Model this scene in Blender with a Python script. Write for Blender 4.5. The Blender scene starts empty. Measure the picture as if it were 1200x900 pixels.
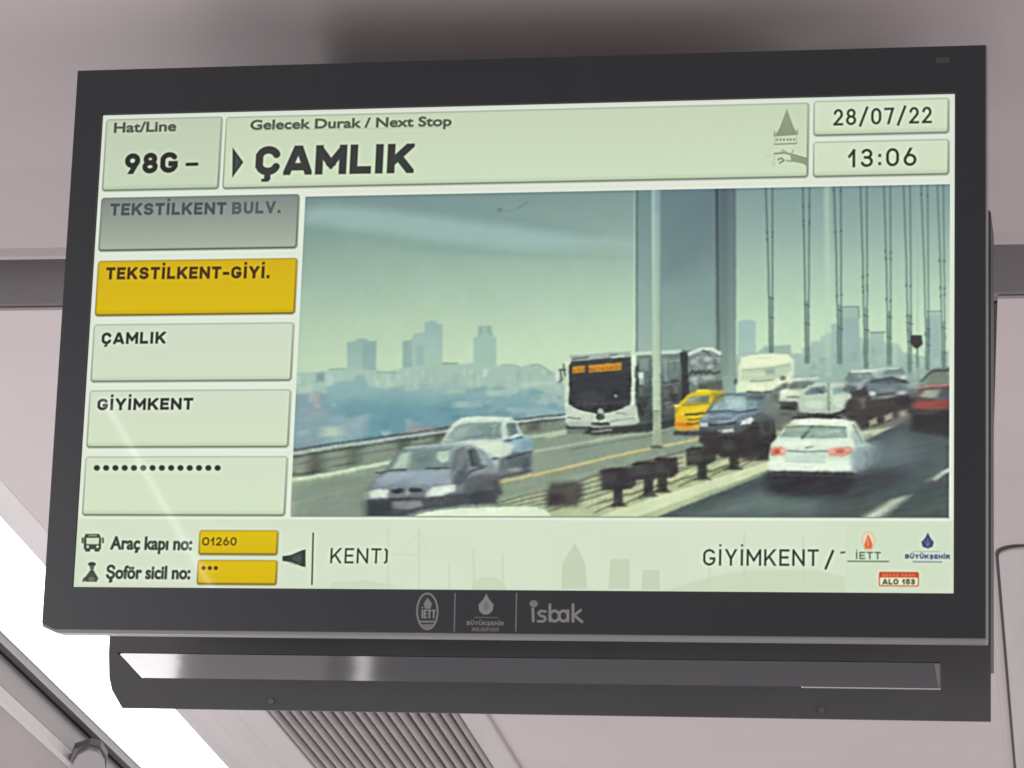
import bpy, bmesh, math, random
import numpy as np
from mathutils import Vector, Matrix

random.seed(7)
rng = np.random.default_rng(7)
scene = bpy.context.scene
EYE = 1.55                      # height of the phone above the bus floor

# ------------------------------------------------------------------ camera
cd = bpy.data.cameras.new('camera')
cam = bpy.data.objects.new('camera', cd)
scene.collection.objects.link(cam)
scene.camera = cam
fwd = Vector((-0.19237, 0.897734, 0.396316))
rgt = Vector((0.981302, 0.178594, 0.07177))
up = Vector((0.006349, -0.402712, 0.915305))
cam.matrix_world = Matrix((
    (rgt.x, up.x, -fwd.x, 0), (rgt.y, up.y, -fwd.y, 0), (rgt.z, up.z, -fwd.z, EYE), (0, 0, 0, 1)))
cd.sensor_width = 36
cd.lens = 3421.4 / 1200 * 36
cd.clip_start = 0.05
cd.clip_end = 100
cd.dof.use_dof = True
cd.dof.focus_distance = 1.58
cd.dof.aperture_fstop = 70

# ------------------------------------------------------------------ world, lamps, exposure
world = bpy.data.worlds.new('World')
scene.world = world
world.use_nodes = True
wn = world.node_tree
bg = wn.nodes['Background']
bg.inputs['Color'].default_value = (1.0, 0.935, 0.945, 1)
bg.inputs['Strength'].default_value = 0.58

scene.view_settings.view_transform = 'Standard'
scene.view_settings.look = 'None'
scene.view_settings.exposure = 0
scene.view_settings.gamma = 1
scene.cycles.filter_width = 1.6
scene.cycles.max_bounces = 6

def area(name, loc, target, sx, sy, power, color=(1, 1, 1)):
    ld = bpy.data.lights.new(name, 'AREA')
    ld.shape = 'RECTANGLE'
    ld.size = sx
    ld.size_y = sy
    ld.energy = power
    ld.color = color
    o = bpy.data.objects.new(name, ld)
    scene.collection.objects.link(o)
    loc = Vector(loc) + Vector((0, 0, EYE))
    target = Vector(target) + Vector((0, 0, EYE))
    o.location = loc
    o.rotation_euler = (target - loc).to_track_quat('-Z', 'Y').to_euler()
    return o

# daylight of the unseen side windows and one ahead; slim lamps added for reflections
area('window_fill_light', (-2.0, -0.5, 0.1), (-0.3, 1.5, 0.7), 1.4, 0.7, 19, (1, 0.96, 0.97))
area('window_fill_light', (-1.92, 4.0, -0.2), (-1.85, 3.0, -0.18), 1.18, 0.8, 19.0, (1, 0.95, 0.97))
area('window_fill_light', (-1.20, 4.0, -0.2), (-1.20, 3.0, -0.18), 0.22, 0.8, 0.26, (1, 0.90, 0.88))  # dim added lamp beside the window, for a brownish slot reflection
area('slot_streak_lamp', (-1.036, 4.0, -0.08), (-1.036, 3.0, -0.08), 0.018, 0.5, 0.11, (1, 0.97, 0.93))  # added slim lamp, mirrored as a pale streak in the gloss strip
g_ = area('screen_streak_lamp', (-1.28, -1.0, 0.44), (-0.45, 1.4, 0.5), 0.007, 0.34, 0.09, (1, 1, 0.97))  # unseen lamp placed so its reflection streaks across the screen
g_.rotation_euler.rotate_axis('Z', math.radians(29))
area('window_fill_light', (1.9, 0.9, -0.1), (-0.4, 1.8, 0.8), 1.1, 0.6, 19, (1, 0.93, 0.94))

CZ = 0.84                       # ceiling height above the eye

# ------------------------------------------------------------------ materials
def mat(name, col, rough=0.5, spec=0.5, noise=0.0, nscale=30, bump=0.0, bscale=200, metallic=0.0, coat=0.0, streak=None):
    m = bpy.data.materials.new(name)
    m.use_nodes = True
    nt = m.node_tree
    p = nt.nodes['Principled BSDF']
    p.inputs['Base Color'].default_value = (*col, 1)
    p.inputs['Roughness'].default_value = rough
    p.inputs['Specular IOR Level'].default_value = spec
    p.inputs['Metallic'].default_value = metallic
    p.inputs['Coat Weight'].default_value = coat
    p.inputs['Coat Roughness'].default_value = 0.08
    tc = nt.nodes.new('ShaderNodeTexCoord')
    if noise:
        n = nt.nodes.new('ShaderNodeTexNoise')
        n.inputs['Scale'].default_value = nscale
        n.inputs['Detail'].default_value = 6
        n.inputs['Roughness'].default_value = 0.65
        mp = nt.nodes.new('ShaderNodeMapping')
        if streak:
            mp.inputs['Scale'].default_value = streak
        nt.links.new(tc.outputs['Object'], mp.inputs[0])
        nt.links.new(mp.outputs[0], n.inputs['Vector'])
        r = nt.nodes.new('ShaderNodeMapRange')
        r.inputs['From Min'].default_value = 0.3
        r.inputs['From Max'].default_value = 0.7
        r.inputs['To Min'].default_value = 1 - noise
        r.inputs['To Max'].default_value = 1 + noise
        nt.links.new(n.outputs['Fac'], r.inputs['Value'])
        mx = nt.nodes.new('ShaderNodeMix')
        mx.data_type = 'RGBA'
        mx.blend_type = 'MULTIPLY'
        mx.inputs[0].default_value = 1
        mx.inputs[6].default_value = (*col, 1)
        nt.links.new(r.outputs[0], mx.inputs[7])
        nt.links.new(mx.outputs[2], p.inputs['Base Color'])
        rr = nt.nodes.new('ShaderNodeMapRange')
        rr.inputs['To Min'].default_value = max(0.02, rough * 0.8)
        rr.inputs['To Max'].default_value = min(1, rough * 1.2)
        nt.links.new(n.outputs['Fac'], rr.inputs['Value'])
        nt.links.new(rr.outputs[0], p.inputs['Roughness'])
    if bump:
        n2 = nt.nodes.new('ShaderNodeTexNoise')
        n2.inputs['Scale'].default_value = bscale
        n2.inputs['Detail'].default_value = 3
        nt.links.new(tc.outputs['Object'], n2.inputs['Vector'])
        b = nt.nodes.new('ShaderNodeBump')
        b.inputs['Strength'].default_value = bump
        b.inputs['Distance'].default_value = 0.002
        nt.links.new(n2.outputs['Fac'], b.inputs['Height'])
        nt.links.new(b.outputs[0], p.inputs['Normal'])
    return m

M_CEIL_SHADED = mat('ceiling_laminate_shaded', (0.49, 0.435, 0.44), 0.5, 0.35, noise=0.07, nscale=3.0, bump=0.05, bscale=260)  # front copy darkened: its dimmer light is put into the colour
M_CEIL2 = mat('ceiling_laminate_rear', (0.62, 0.55, 0.555), 0.5, 0.35, noise=0.05, nscale=4.0, bump=0.05, bscale=260)
M_TRIM = mat('light_grey_trim', (0.58, 0.545, 0.545), 0.42, 0.4, noise=0.06, nscale=14, streak=(3, 0.3, 3), bump=0.08)
M_BAND = mat('grey_cross_trim', (0.33, 0.315, 0.325), 0.55, 0.3, noise=0.05, nscale=8)
M_SLAT = mat('grey_vent_plastic', (0.40, 0.365, 0.365), 0.5, 0.4, noise=0.13, nscale=22, streak=(1, 0.5, 1))
M_VOID = mat('dark_duct', (0.05, 0.042, 0.042), 0.9, 0.1, noise=0.2, nscale=12)
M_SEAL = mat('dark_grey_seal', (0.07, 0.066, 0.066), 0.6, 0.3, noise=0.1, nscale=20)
M_CHAN = mat('grey_channel', (0.22, 0.205, 0.205), 0.5, 0.35, noise=0.07, nscale=12, streak=(2, 0.4, 2))
M_WALL = mat('wall_laminate', (0.50, 0.455, 0.45), 0.5, 0.35, noise=0.06, nscale=9)
M_CASE = mat('anthracite_plastic', (0.062, 0.063, 0.066), 0.5, 0.4, noise=0.08, nscale=20, bump=0.06, bscale=2600)
M_LIP = mat('grey_casing_edge', (0.24, 0.235, 0.24), 0.35, 0.5, noise=0.08, nscale=40, streak=(0.3, 3, 3))
M_GLOSS = mat('gloss_black_plastic', (0.022, 0.022, 0.032), 0.085, 0.25, noise=0.1, nscale=15, bump=0.03, bscale=25)
M_SCREW = mat('dull_screw_metal', (0.10, 0.10, 0.10), 0.45, 0.4, metallic=0.3)
M_SENSOR = mat('sensor_plastic', (0.045, 0.045, 0.05), 0.3, 0.5)

M_GLOSS.node_tree.nodes['Principled BSDF'].inputs['IOR'].default_value = 1.27
# ------------------------------------------------------------------ mesh helpers
def link(name, bm, m, parent=None, smooth=False):
    me = bpy.data.meshes.new(name)
    bmesh.ops.recalc_face_normals(bm, faces=bm.faces)
    bm.to_mesh(me)
    bm.free()
    if smooth:
        me.polygons.foreach_set('use_smooth', [True] * len(me.polygons))
    if m:
        me.materials.append(m)
    o = bpy.data.objects.new(name, me)
    scene.collection.objects.link(o)
    if parent:
        o.parent = parent
    return o

def prism(pts, axis, a, b, bevel=0.0, seg=2, bm=None):
    """extrude a 2-D outline along an axis: 'x' pts=(y,z), 'y' pts=(x,z), 'z' pts=(x,y)"""
    own = bm is None
    bm = bm or bmesh.new()
    def P(p, t):
        return {'x': (t, p[0], p[1]), 'y': (p[0], t, p[1]), 'z': (p[0], p[1], t)}[axis]
    lo = [bm.verts.new(P(p, a)) for p in pts]
    hi = [bm.verts.new(P(p, b)) for p in pts]
    n = len(pts)
    fs = [bm.faces.new(lo), bm.faces.new(hi[::-1])]
    for i in range(n):
        fs.append(bm.faces.new((lo[i], hi[i], hi[(i + 1) % n], lo[(i + 1) % n])))
    if bevel:
        es = {e for f in fs for e in f.edges}
        bmesh.ops.bevel(bm, geom=list(es), offset=bevel, segments=seg, affect='EDGES', profile=0.6)
    return bm

def box(x0, x1, y0, y1, z0, z1, bevel=0.0, seg=2, bm=None):
    return prism([(x0, y0), (x1, y0), (x1, y1), (x0, y1)], 'z', z0, z1, bevel, seg, bm)

def tag(o, label, cat, group=None):
    o['label'] = label
    o['category'] = cat
    if group:
        o['group'] = group
    return o

def empty(name, loc, label=None, cat=None, rot=(0, 0, 0)):
    o = bpy.data.objects.new(name, None)
    scene.collection.objects.link(o)
    o.location = loc
    o.rotation_euler = rot
    o.empty_display_size = 0.05
    if label:
        tag(o, label, cat)
    return o

def at(o, x, y, z):
    o.location = (x, y, z)
    return o

# ------------------------------------------------------------------ ceiling (setting)
Z0 = EYE + CZ
ceil = empty('ceiling', (0, 0, Z0))
ceil['kind'] = 'structure'
YA, YB = 1.689, 1.766
prof = [(-0.3, 0.010), (1.0, 0.010), (1.20, 0.0098), (1.36, 0.0098), (1.48, 0.0090), (1.57, 0.0072), (1.64, 0.0040), (1.675, 0.0022), (1.684, 0.0003), (YA - 0.001, 0.0), (YA, 0.001), (YA, 0.07), (-0.3, 0.07)]
link('front_panel', prism(prof, 'x', -0.893, 1.2), M_CEIL_SHADED, ceil, smooth=False)
link('cross_trim', box(-0.893, 1.2, YA + 0.001, YB + 0.03, 0.0415, 0.07), M_BAND, ceil)
link('cross_trim', box(-0.893, 1.2, YB, YB + 0.012, 0.0025, 0.041, 0.0015), M_BAND, ceil)
# rear panels, one field per visible seam
link('rear_panel', box(-0.8645, -0.5780, YB + 0.0005, 2.45, -0.001, 0.0015, 0.0006), M_CEIL2, ceil)
link('rear_panel', box(-0.5765, -0.079, YB + 0.0005, 5.0, -0.001, 0.0015, 0.0006), M_CEIL2, ceil)
link('rear_panel', prism([(-0.0560, YB + 0.0005), (1.2, YB + 0.0005), (1.2, 5.0), (-0.0785, 5.0), (-0.0785, 2.30), (-0.0770, 2.28)], 'z', -0.001, 0.0015, 0.0004), M_CEIL2, ceil)
link('dark_strip', prism([(-0.0788, YB + 0.0125), (-0.0545, YB + 0.0125), (-0.0755, 2.28), (-0.0788, 2.28)], 'z', 0.0016, 0.004), M_SEAL, ceil)  # dark tapered strip filling the gap between two rear panels
link('trim_panel', box(-0.8650, -0.8325, 2.4515, 5.0, -0.0012, 0.0015, 0.0007), M_TRIM, ceil)
link('trim_panel', prism([(-0.8655, YB + 0.0005), (-0.8655, 5.0), (-0.912, 5.0), (-0.9020, 2.95), (-0.8950, 2.10), (-0.8900, YB + 0.0005)], 'z', 0.0002, 0.003, 0.0005), M_TRIM, ceil)

# access hatch right of the monitor
hat = empty('ceiling_hatch', (0, 0, Z0 - 0.0012), 'flat pinkish access hatch with a rounded corner, right of the monitor', 'hatch')
def rounded(x0, x1, y0, y1, r, n=6):
    pts = []
    for cx, cy, a0 in ((x1 - r, y1 - r, 0), (x0 + r, y1 - r, 90), (x0 + r, y0 + r, 180), (x1 - r, y0 + r, 270)):
        for i in range(n + 1):
            a = math.radians(a0 + 90 * i / n)
            pts.append((cx + r * math.cos(a), cy + r * math.sin(a)))
    return pts
link('hatch_gap', prism(rounded(-0.0715, 0.56, 2.225, 4.2, 0.020), 'z', -0.0006, 0.0), M_SEAL, hat)
link('hatch_panel', prism(rounded(-0.0688, 0.557, 2.2285, 4.197, 0.018), 'z', -0.0032, -0.0008, 0.0006), M_TRIM, hat)

# ------------------------------------------------------------------ vent grille
vent = empty('vent_grille', (-0.7045, 2.2, Z0), 'long ribbed grey air vent in the ceiling below the monitor', 'vent')
vx0, vx1 = -0.8310, -0.5780
gx0, gx1 = -0.8005, -0.6040
def vrel(bm):
    bmesh.ops.translate(bm, verts=bm.verts, vec=(0.7045, -2.2, 0))
    return bm
b = bmesh.new()
box(vx0, gx0, 2.452, 5.0, -0.005, 0.004, 0.0012, bm=b)
box(gx1, vx1, 2.452, 5.0, -0.005, 0.004, 0.0012, bm=b)
box(gx0, gx1, 2.452, 2.47, -0.0048, 0.0038, 0.0, bm=b)
link('frame', vrel(b), M_TRIM, vent)
link('duct', vrel(box(gx0, gx1, 2.471, 5.0, 0.012, 0.016)), M_VOID, vent)
NS = 18
pit = (gx1 - gx0) / NS
sl = None
for i in range(NS):
    x = gx0 + pit * (i + 0.5)
    if sl is None:
        w = pit * 0.31
        prof = [(-w, 0.012), (-w, -0.001), (-w * 0.6, -0.0038), (0, -0.0046), (w * 0.6, -0.0038), (w, -0.001), (w, 0.012)]
        sl = link('slat', prism(prof, 'y', 0.2705, 2.8), M_SLAT, vent)
        s = sl
    else:
        s = sl.copy()
        scene.collection.objects.link(s)
        s.parent = vent
    s.location = (x + 0.7045 + random.uniform(-0.0004, 0.0004), 0, random.uniform(-0.0007, 0.0004))

# ------------------------------------------------------------------ ceiling light strip
lamp = empty('ceiling_light', (-0.955, 2.4, Z0), 'glowing white strip light running diagonally at lower left', 'ceiling light')
def em(name, col, s):
    m = bpy.data.materials.new(name)
    m.use_nodes = True
    nt = m.node_tree
    p = nt.nodes['Principled BSDF']
    p.inputs['Base Color'].default_value = (0.8, 0.8, 0.8, 1)
    p.inputs['Emission Color'].default_value = (*col, 1)
    p.inputs['Emission Strength'].default_value = s
    return m
M_LAMP = em('lit_diffuser', (1, 0.97, 0.985), 2.6)
def lrel(bm):
    bmesh.ops.translate(bm, verts=bm.verts, vec=(0.955, -2.4, 0))
    return bm
link('diffuser', lrel(box(-1.004, -0.8935, YB + 0.013, 5.0, 0.0035, 0.010)), M_LAMP, lamp)
link('housing', lrel(box(-1.003, -0.8945, YB + 0.014, 5.0, 0.0102, 0.03)), M_TRIM, lamp)

# ------------------------------------------------------------------ side trims and wall, lower left
side = empty('side_wall', (-1.03, 2.4, Z0))
side['kind'] = 'structure'
def srel(pts, y0=0.4, y1=5.0, bevel=0.0):
    b = prism([(x + 1.03, z - CZ) for x, z in pts], 'y', y0 - 2.4, y1 - 2.4, bevel)
    return b
link('seal', srel([(-1.0042, 0.8500), (-1.0045, 0.8415), (-0.9985, 0.8300), (-0.9935, 0.8245), (-0.9975, 0.8215), (-1.0060, 0.8260), (-1.0120, 0.850)]), M_SEAL, side)
link('channel', srel([(-1.0122, 0.8495), (-1.0065, 0.8255), (-1.0035, 0.8225), (-1.0075, 0.7990), (-1.0220, 0.7990), (-1.0260, 0.8490)]), M_CHAN, side)
link('trim_panel', srel([(-1.0222, 0.7988), (-1.0078, 0.7986), (-1.0120, 0.7905), (-1.0175, 0.7890), (-1.0300, 0.7990)]), M_TRIM, side)
link('wall_panel', srel([(-1.0182, 0.7886), (-1.3000, 0.5500), (-1.3200, 0.5700), (-1.0305, 0.7985)]), M_WALL, side)
# joint cover where two trim lengths meet
jc = empty('trim_joint', (-0.985, 2.8, EYE + 0.786), 'small grey trim joint cover beside the strip light at lower left', 'trim cover')
link('cover_plate', prism([(-0.0584, 0.0351), (-0.0235, -0.0705), (-0.005, -0.1076), (0.0127, -0.1263), (0.0207, -0.118), (0.0155, -0.0851), (-0.02, 0.0323)], 'z', 0.0, 0.006, 0.0012), M_CHAN, jc)
link('gasket', prism([(-0.061, 0.0351), (-0.0261, -0.0705), (-0.0076, -0.1126), (0.0153, -0.1313), (0.0233, -0.123), (0.0181, -0.0851), (-0.0226, 0.0323)], 'z', 0.0045, 0.011), M_SEAL, jc)

# ------------------------------------------------------------------ the picture on the display, painted into an image
TW, TH = 2000, 1126
cv = np.zeros((TH, TW, 3), np.float32)
# photograph corners of the lit area -> canvas: plain homography
def homog(src, dst):
    A = []
    for (x, y), (u, v) in zip(src, dst):
        A.append([x, y, 1, 0, 0, 0, -u * x, -u * y, -u])
        A.append([0, 0, 0, x, y, 1, -v * x, -v * y, -v])
    return np.linalg.svd(np.array(A, float))[2][-1].reshape(3, 3)
HM = homog([(121, 135), (1119, 110), (1117, 695), (86, 688)], [(0, 0), (TW, 0), (TW, TH), (0, TH)])
def T(pts):
    p = np.atleast_2d(np.array(pts, float))
    q = np.c_[p, np.ones(len(p))] @ HM.T
    return q[:, :2] / q[:, 2:]
def col(c):
    return np.array(c, np.float32) / 255

def region(p, pad):
    x0 = max(0, int(p[:, 0].min() - pad)); x1 = min(TW, int(p[:, 0].max() + pad) + 1)
    y0 = max(0, int(p[:, 1].min() - pad)); y1 = min(TH, int(p[:, 1].max() + pad) + 1)
    if CLIP is not None:
        x0 = max(x0, CLIP[0]); y0 = max(y0, CLIP[1]); x1 = min(x1, CLIP[2]); y1 = min(y1, CLIP[3])
    if x1 <= x0 or y1 <= y0:
        return None
    Y, X = np.mgrid[y0:y1, x0:x1].astype(np.float32) + 0.5
    return x0, y0, x1, y1, X, Y
CLIP = None
def mix(r, a, c, c2=None, horiz=False):
    x0, y0, x1, y1, X, Y = r
    c = col(c)
    if c2 is not None:
        t = (X - x0) / max(1, x1 - x0) if horiz else (Y - y0) / max(1, y1 - y0)
        c = c + (col(c2) - c) * t[..., None]
    a = a[..., None]
    cv[y0:y1, x0:x1] = cv[y0:y1, x0:x1] * (1 - a) + c * a
def seg_d(X, Y, a, b):
    dx, dy = b[0] - a[0], b[1] - a[1]
    L = dx * dx + dy * dy + 1e-9
    t = np.clip(((X - a[0]) * dx + (Y - a[1]) * dy) / L, 0, 1)
    return np.hypot(X - a[0] - t * dx, Y - a[1] - t * dy)
def smooth(a):
    a = np.clip(a, 0, 1)
    return a * a * (3 - 2 * a)
def poly_t(p, c, c2=None, soft=3, alpha=1, horiz=False, grow=0):
    soft = soft * (1.45 if CLIP is not None else 1)
    r = region(p, soft + abs(grow) + 2)
    if r is None:
        return
    X, Y = r[4], r[5]
    d = np.full(X.shape, 1e9, np.float32)
    ins = np.zeros(X.shape, bool)
    n = len(p)
    for i in range(n):
        a, b = p[i], p[(i + 1) % n]
        d = np.minimum(d, seg_d(X, Y, a, b))
        if a[1] != b[1]:
            ins ^= ((a[1] > Y) != (b[1] > Y)) & (X < (b[0] - a[0]) * (Y - a[1]) / (b[1] - a[1]) + a[0])
    sd = np.where(ins, -d, d) - grow
    mix(r, smooth(0.5 - sd / soft) * alpha, c, c2, horiz)
def poly(pts, c, c2=None, soft=4, alpha=1, horiz=False):
    poly_t(T(pts), c, c2, soft, alpha, horiz)
def line(pts, w, c, soft=3, alpha=1, c2=None):
    p = T(pts)
    if CLIP is not None and w < 2.5 and max(c) < 115:
        alpha = alpha * .78
    w = w * 1.95 / 2
    soft = soft * (1.3 if CLIP is not None else 1)
    r = region(p, w + soft + 2)
    if r is None:
        return
    d = np.full(r[4].shape, 1e9, np.float32)
    for a, b in zip(p[:-1], p[1:]):
        d = np.minimum(d, seg_d(r[4], r[5], a, b))
    mix(r, smooth(0.5 - (d - w) / soft) * alpha, c, c2)
def ell(cx, cy, rx, ry, c, soft=3, alpha=1, rot=0, c2=None):
    a = np.linspace(0, 2 * np.pi, 25)[:-1]
    x, y = rx * np.cos(a), ry * np.sin(a)
    q = math.radians(rot)
    poly(np.c_[cx + x * math.cos(q) - y * math.sin(q), cy + x * math.sin(q) + y * math.cos(q)], c, c2, soft, alpha)
def blur1(a, s, ax):
    if s <= 0:
        return a
    n = int(s * 3) + 1
    k = np.exp(-0.5 * (np.arange(-n, n + 1) / s) ** 2)
    k /= k.sum()
    pad = [(0, 0)] * a.ndim
    pad[ax] = (n, n)
    b = np.pad(a, pad, mode='edge')
    out = np.zeros_like(a)
    for i, w in enumerate(k):
        sl = [slice(None)] * a.ndim
        sl[ax] = slice(i, i + a.shape[ax])
        out += (b[tuple(sl)] * w).astype(np.float32)
    return out
def blur(x0, y0, x1, y1, sx, sy):
    p = T([(x0, y0), (x1, y1)])
    a, b = np.maximum(p[0].astype(int), 0), p[1].astype(int)
    s = cv[a[1]:b[1], a[0]:b[0]]
    cv[a[1]:b[1], a[0]:b[0]] = blur1(blur1(s, sx, 1), sy, 0)
def noise2(h, w, cell, seed=0):
    g = np.random.default_rng(seed).random((h // cell + 3, w // cell + 3)).astype(np.float32)
    y = np.arange(h) / cell; x = np.arange(w) / cell
    yi, xi = y.astype(int), x.astype(int)
    fy = (y - yi)[:, None]; fx = (x - xi)[None]
    fy = fy * fy * (3 - 2 * fy); fx = fx * fx * (3 - 2 * fx)
    a = g[yi][:, xi]; b2 = g[yi][:, xi + 1]; c = g[yi + 1][:, xi]; d = g[yi + 1][:, xi + 1]
    return ((a * (1 - fx) + b2 * fx) * (1 - fy) + (c * (1 - fx) + d * fx) * fy - 0.5).astype(np.float32)

# ---- lettering: constant-width strokes in a unit box (cap height 1)
def arc(cx, cy, rx, ry, a0, a1):
    n = max(6, int(abs(a1 - a0) / 14))
    t = np.radians(np.linspace(a0, a1, n + 1))
    return ('P', [(cx + rx * math.cos(q), cy + ry * math.sin(q)) for q in t])
def L(*v):
    return ('L', [(v[0], v[1]), (v[2], v[3])])
def stad(y0=0, y1=1, r=.34):
    return [arc(.5, y1 - r, .5, r, 0, 180), arc(.5, y0 + r, .5, r, 180, 360), L(0, y0 + r, 0, y1 - r), L(1, y0 + r, 1, y1 - r)]
C_ = [arc(.5, .66, .5, .34, 22, 180), arc(.5, .34, .5, .34, 180, 338), L(0, .34, 0, .66)]
S_ = [arc(.5, .755, .47, .245, 22, 270), arc(.5, .255, .5, .255, 90, -158)]
I_ = [L(.5, 0, .5, 1)]
U_ = [L(0, .34, 0, 1), L(1, .34, 1, 1), arc(.5, .34, .5, .34, 180, 360)]
GL = {
 'A': (.72, [L(-.03, -.12, .47, 1.1), L(1.03, -.12, .53, 1.1), L(.2, .2, .8, .2)]),
 'B': (.62, [L(0, 0, 0, 1), L(0, 1, .55, 1), L(0, .53, .55, .53), L(0, 0, .55, 0), arc(.55, .765, .4, .235, 90, -90), arc(.52, .265, .48, .265, 90, -90)]),
 'C': (.62, C_), 'E': (.52, [L(0, 0, 0, 1), L(0, 1, 1, 1), L(0, .51, .88, .51), L(0, 0, 1, 0)]),
 'G': (.66, [arc(.5, .66, .5, .34, 32, 180), arc(.5, .34, .5, .34, 180, 360), L(0, .34, 0, .66), L(1, .34, 1, .36), L(.66, .42, 1, .42)]),
 'D': (.62, [L(0, 0, 0, 1), L(0, 1, .5, 1), L(0, 0, .5, 0), arc(.5, .66, .5, .34, 90, 0), arc(.5, .34, .5, .34, 0, -90), L(1, .34, 1, .66)]),
 'Z': (.58, [L(0, 1, 1, 1), L(0, 0, 1, 0), L(1, 1, 0, 0)]),
 'H': (.62, [L(0, 0, 0, 1), L(1, 0, 1, 1), L(0, .5, 1, .5)]),
 'I': (.14, I_), 'K': (.66, [L(0, 0, 0, 1), L(.05, .32, 1.02, 1.12), L(.38, .58, 1.02, -.1)]),
 'L': (.50, [L(0, 0, 0, 1), L(0, 0, 1, 0)]),
 'M': (.80, [L(0, 0, 0, 1), L(1, 0, 1, 1), L(0, 1, .5, .3), L(1, 1, .5, .3)]),
 'N': (.66, [L(0, 0, 0, 1), L(1, 0, 1, 1), L(0, 1, 1, 0)]),
 'O': (.66, stad()), 'R': (.64, [L(0, 0, 0, 1), L(0, 1, .5, 1), L(0, .47, .5, .47), arc(.5, .735, .46, .265, 90, -90), L(.5, .47, 1, -.1)]),
 'S': (.60, S_), 'T': (.58, [L(0, 1, 1, 1), L(.5, 0, .5, 1)]), 'U': (.62, U_),
 'V': (.66, [L(-.02, 1.1, .5, 0), L(1.02, 1.1, .5, 0)]),
 'Y': (.66, [L(-.02, 1.1, .5, .42), L(1.02, 1.1, .5, .42), L(.5, .42, .5, 0)]),
 '0': (.56, stad(r=.36)),
 '1': (.34, [L(.8, 0, .8, 1), L(.8, .98, .02, .62)]),
 '2': (.54, [arc(.5, .71, .46, .29, 168, -32), L(.88, .54, .04, .02), L(0, 0, 1, 0)]),
 '3': (.54, [arc(.46, .76, .44, .24, 155, -90), arc(.46, .265, .5, .265, 90, -160), L(.3, .53, .5, .53)]),
 '5': (.54, [L(.08, 1, .95, 1), L(.1, .5, .1, 1), arc(.48, .32, .5, .32, 150, -160)]),
 '6': (.56, [arc(.5, .31, .5, .31, 0, 360), L(.06, .42, .62, 1.1)]),
 '7': (.54, [L(0, 1, 1, 1), L(.98, 1, .38, -.08)]),
 '8': (.56, [arc(.5, .76, .42, .24, 0, 360), arc(.5, .265, .5, .265, 0, 360)]),
 '9': (.56, [arc(.5, .69, .5, .31, 0, 360), L(.94, .58, .38, -.1)]),
 '-': (.36, [L(0, .4, 1, .4)]), '.': (.10, [L(.5, .0, .5, .02)]), ':': (.10, [L(.5, .1, .5, .12), L(.5, .62, .5, .64)]),
 '/': (.50, [L(0, -.12, 1, 1.12)]), ')': (.16, [L(0, 1, .8, .9), L(.9, .88, .9, .12), L(.8, .08, 0, 0)]), ' ': (.32, []),
}
CED = {'Ç': 'C', 'Ş': 'S'}; DOT = {'İ': 'I'}; UML = {'Ü': 'U', 'Ö': 'O'}
def text(s, p0, p1, h, t, c, soft=3, alpha=1, gap=.17):
    """strokes; p0, p1: baseline ends in the photograph, h: cap height in photo px, t: stroke in cap heights"""
    q = T([p0, p1, (p0[0], p0[1] - h)])
    H = np.hypot(*(q[2] - q[0]))
    ws = [GL[CED.get(k, DOT.get(k, UML.get(k, k)))][0] for k in s]
    # box widths are centre-line widths + stroke
    tot = sum(w + (0 if k == ' ' else t * .55) for w, k in zip(ws, s)) + gap * (len(s) - 1)
    Wd = np.hypot(*(q[1] - q[0]))
    kx = Wd / tot
    ux = (q[1] - q[0]) / Wd
    uy = np.array([-ux[1], ux[0]])
    x = 0.0
    for k, w in zip(s, ws):
        base = CED.get(k, DOT.get(k, UML.get(k, k)))
        adv = w + (0 if k == ' ' else t * .55)
        st = list(GL[base][1])
        if st:
            o = q[0] + ux * x
            bw = adv * kx
            tt = t * H
            pts = np.array([o + uy * (tt * .5), o + ux * bw - uy * H * 1.35])
            pts = np.vstack([pts, o + uy * H * .45])
            r = region(pts, tt + soft + 2)
            if r is not None:
                X, Y = r[4] - o[0], r[5] - o[1]
                U = X * ux[0] + Y * ux[1]
                V = -(X * uy[0] + Y * uy[1])
                d = np.full(X.shape, 1e9, np.float32)
                iw_, ih_ = max(bw - tt, .1), H - tt
                f = lambda p: (p[0] * iw_ + tt / 2, p[1] * ih_ + tt / 2)
                for kind, ps in st:
                    ps = [f(p) for p in ps]
                    if kind == 'P':
                        for a, b in zip(ps[:-1], ps[1:]):
                            d = np.minimum(d, seg_d(U, V, a, b) - tt / 2)
                    else:
                        a, b = ps
                        dx, dy = b[0] - a[0], b[1] - a[1]
                        Ln = math.hypot(dx, dy) + 1e-6
                        dx /= Ln; dy /= Ln
                        al = np.abs((U - (a[0] + b[0]) / 2) * dx + (V - (a[1] + b[1]) / 2) * dy) - Ln / 2 - tt / 2
                        ac = np.abs(-(U - (a[0] + b[0]) / 2) * dy + (V - (a[1] + b[1]) / 2) * dx) - tt / 2
                        d = np.minimum(d, np.maximum(al, ac))
                if base not in '/':
                    d = np.maximum(d, np.maximum(np.maximum(V - H, -V), np.maximum(-U, U - bw)))
                if k in CED:
                    d = np.minimum(d, np.maximum(np.abs(U - bw * .5) - tt * .42, np.abs(V + H * .07) - H * .09))
                    d = np.minimum(d, np.maximum(np.abs(U - bw * .42) - tt * .5, np.abs(V + H * .17) - H * .05))
                if k in DOT:
                    d = np.minimum(d, np.maximum(np.abs(U - bw * .5), np.abs(V - H * 1.24)) - tt * .45)
                if k in UML:
                    for e in (.27, .73):
                        d = np.minimum(d, np.maximum(np.abs(U - bw * e), np.abs(V - H * 1.24)) - tt * .42)
                mix(r, smooth(.5 - d / soft) * alpha, c)
        x += (adv + gap) * kx
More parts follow.
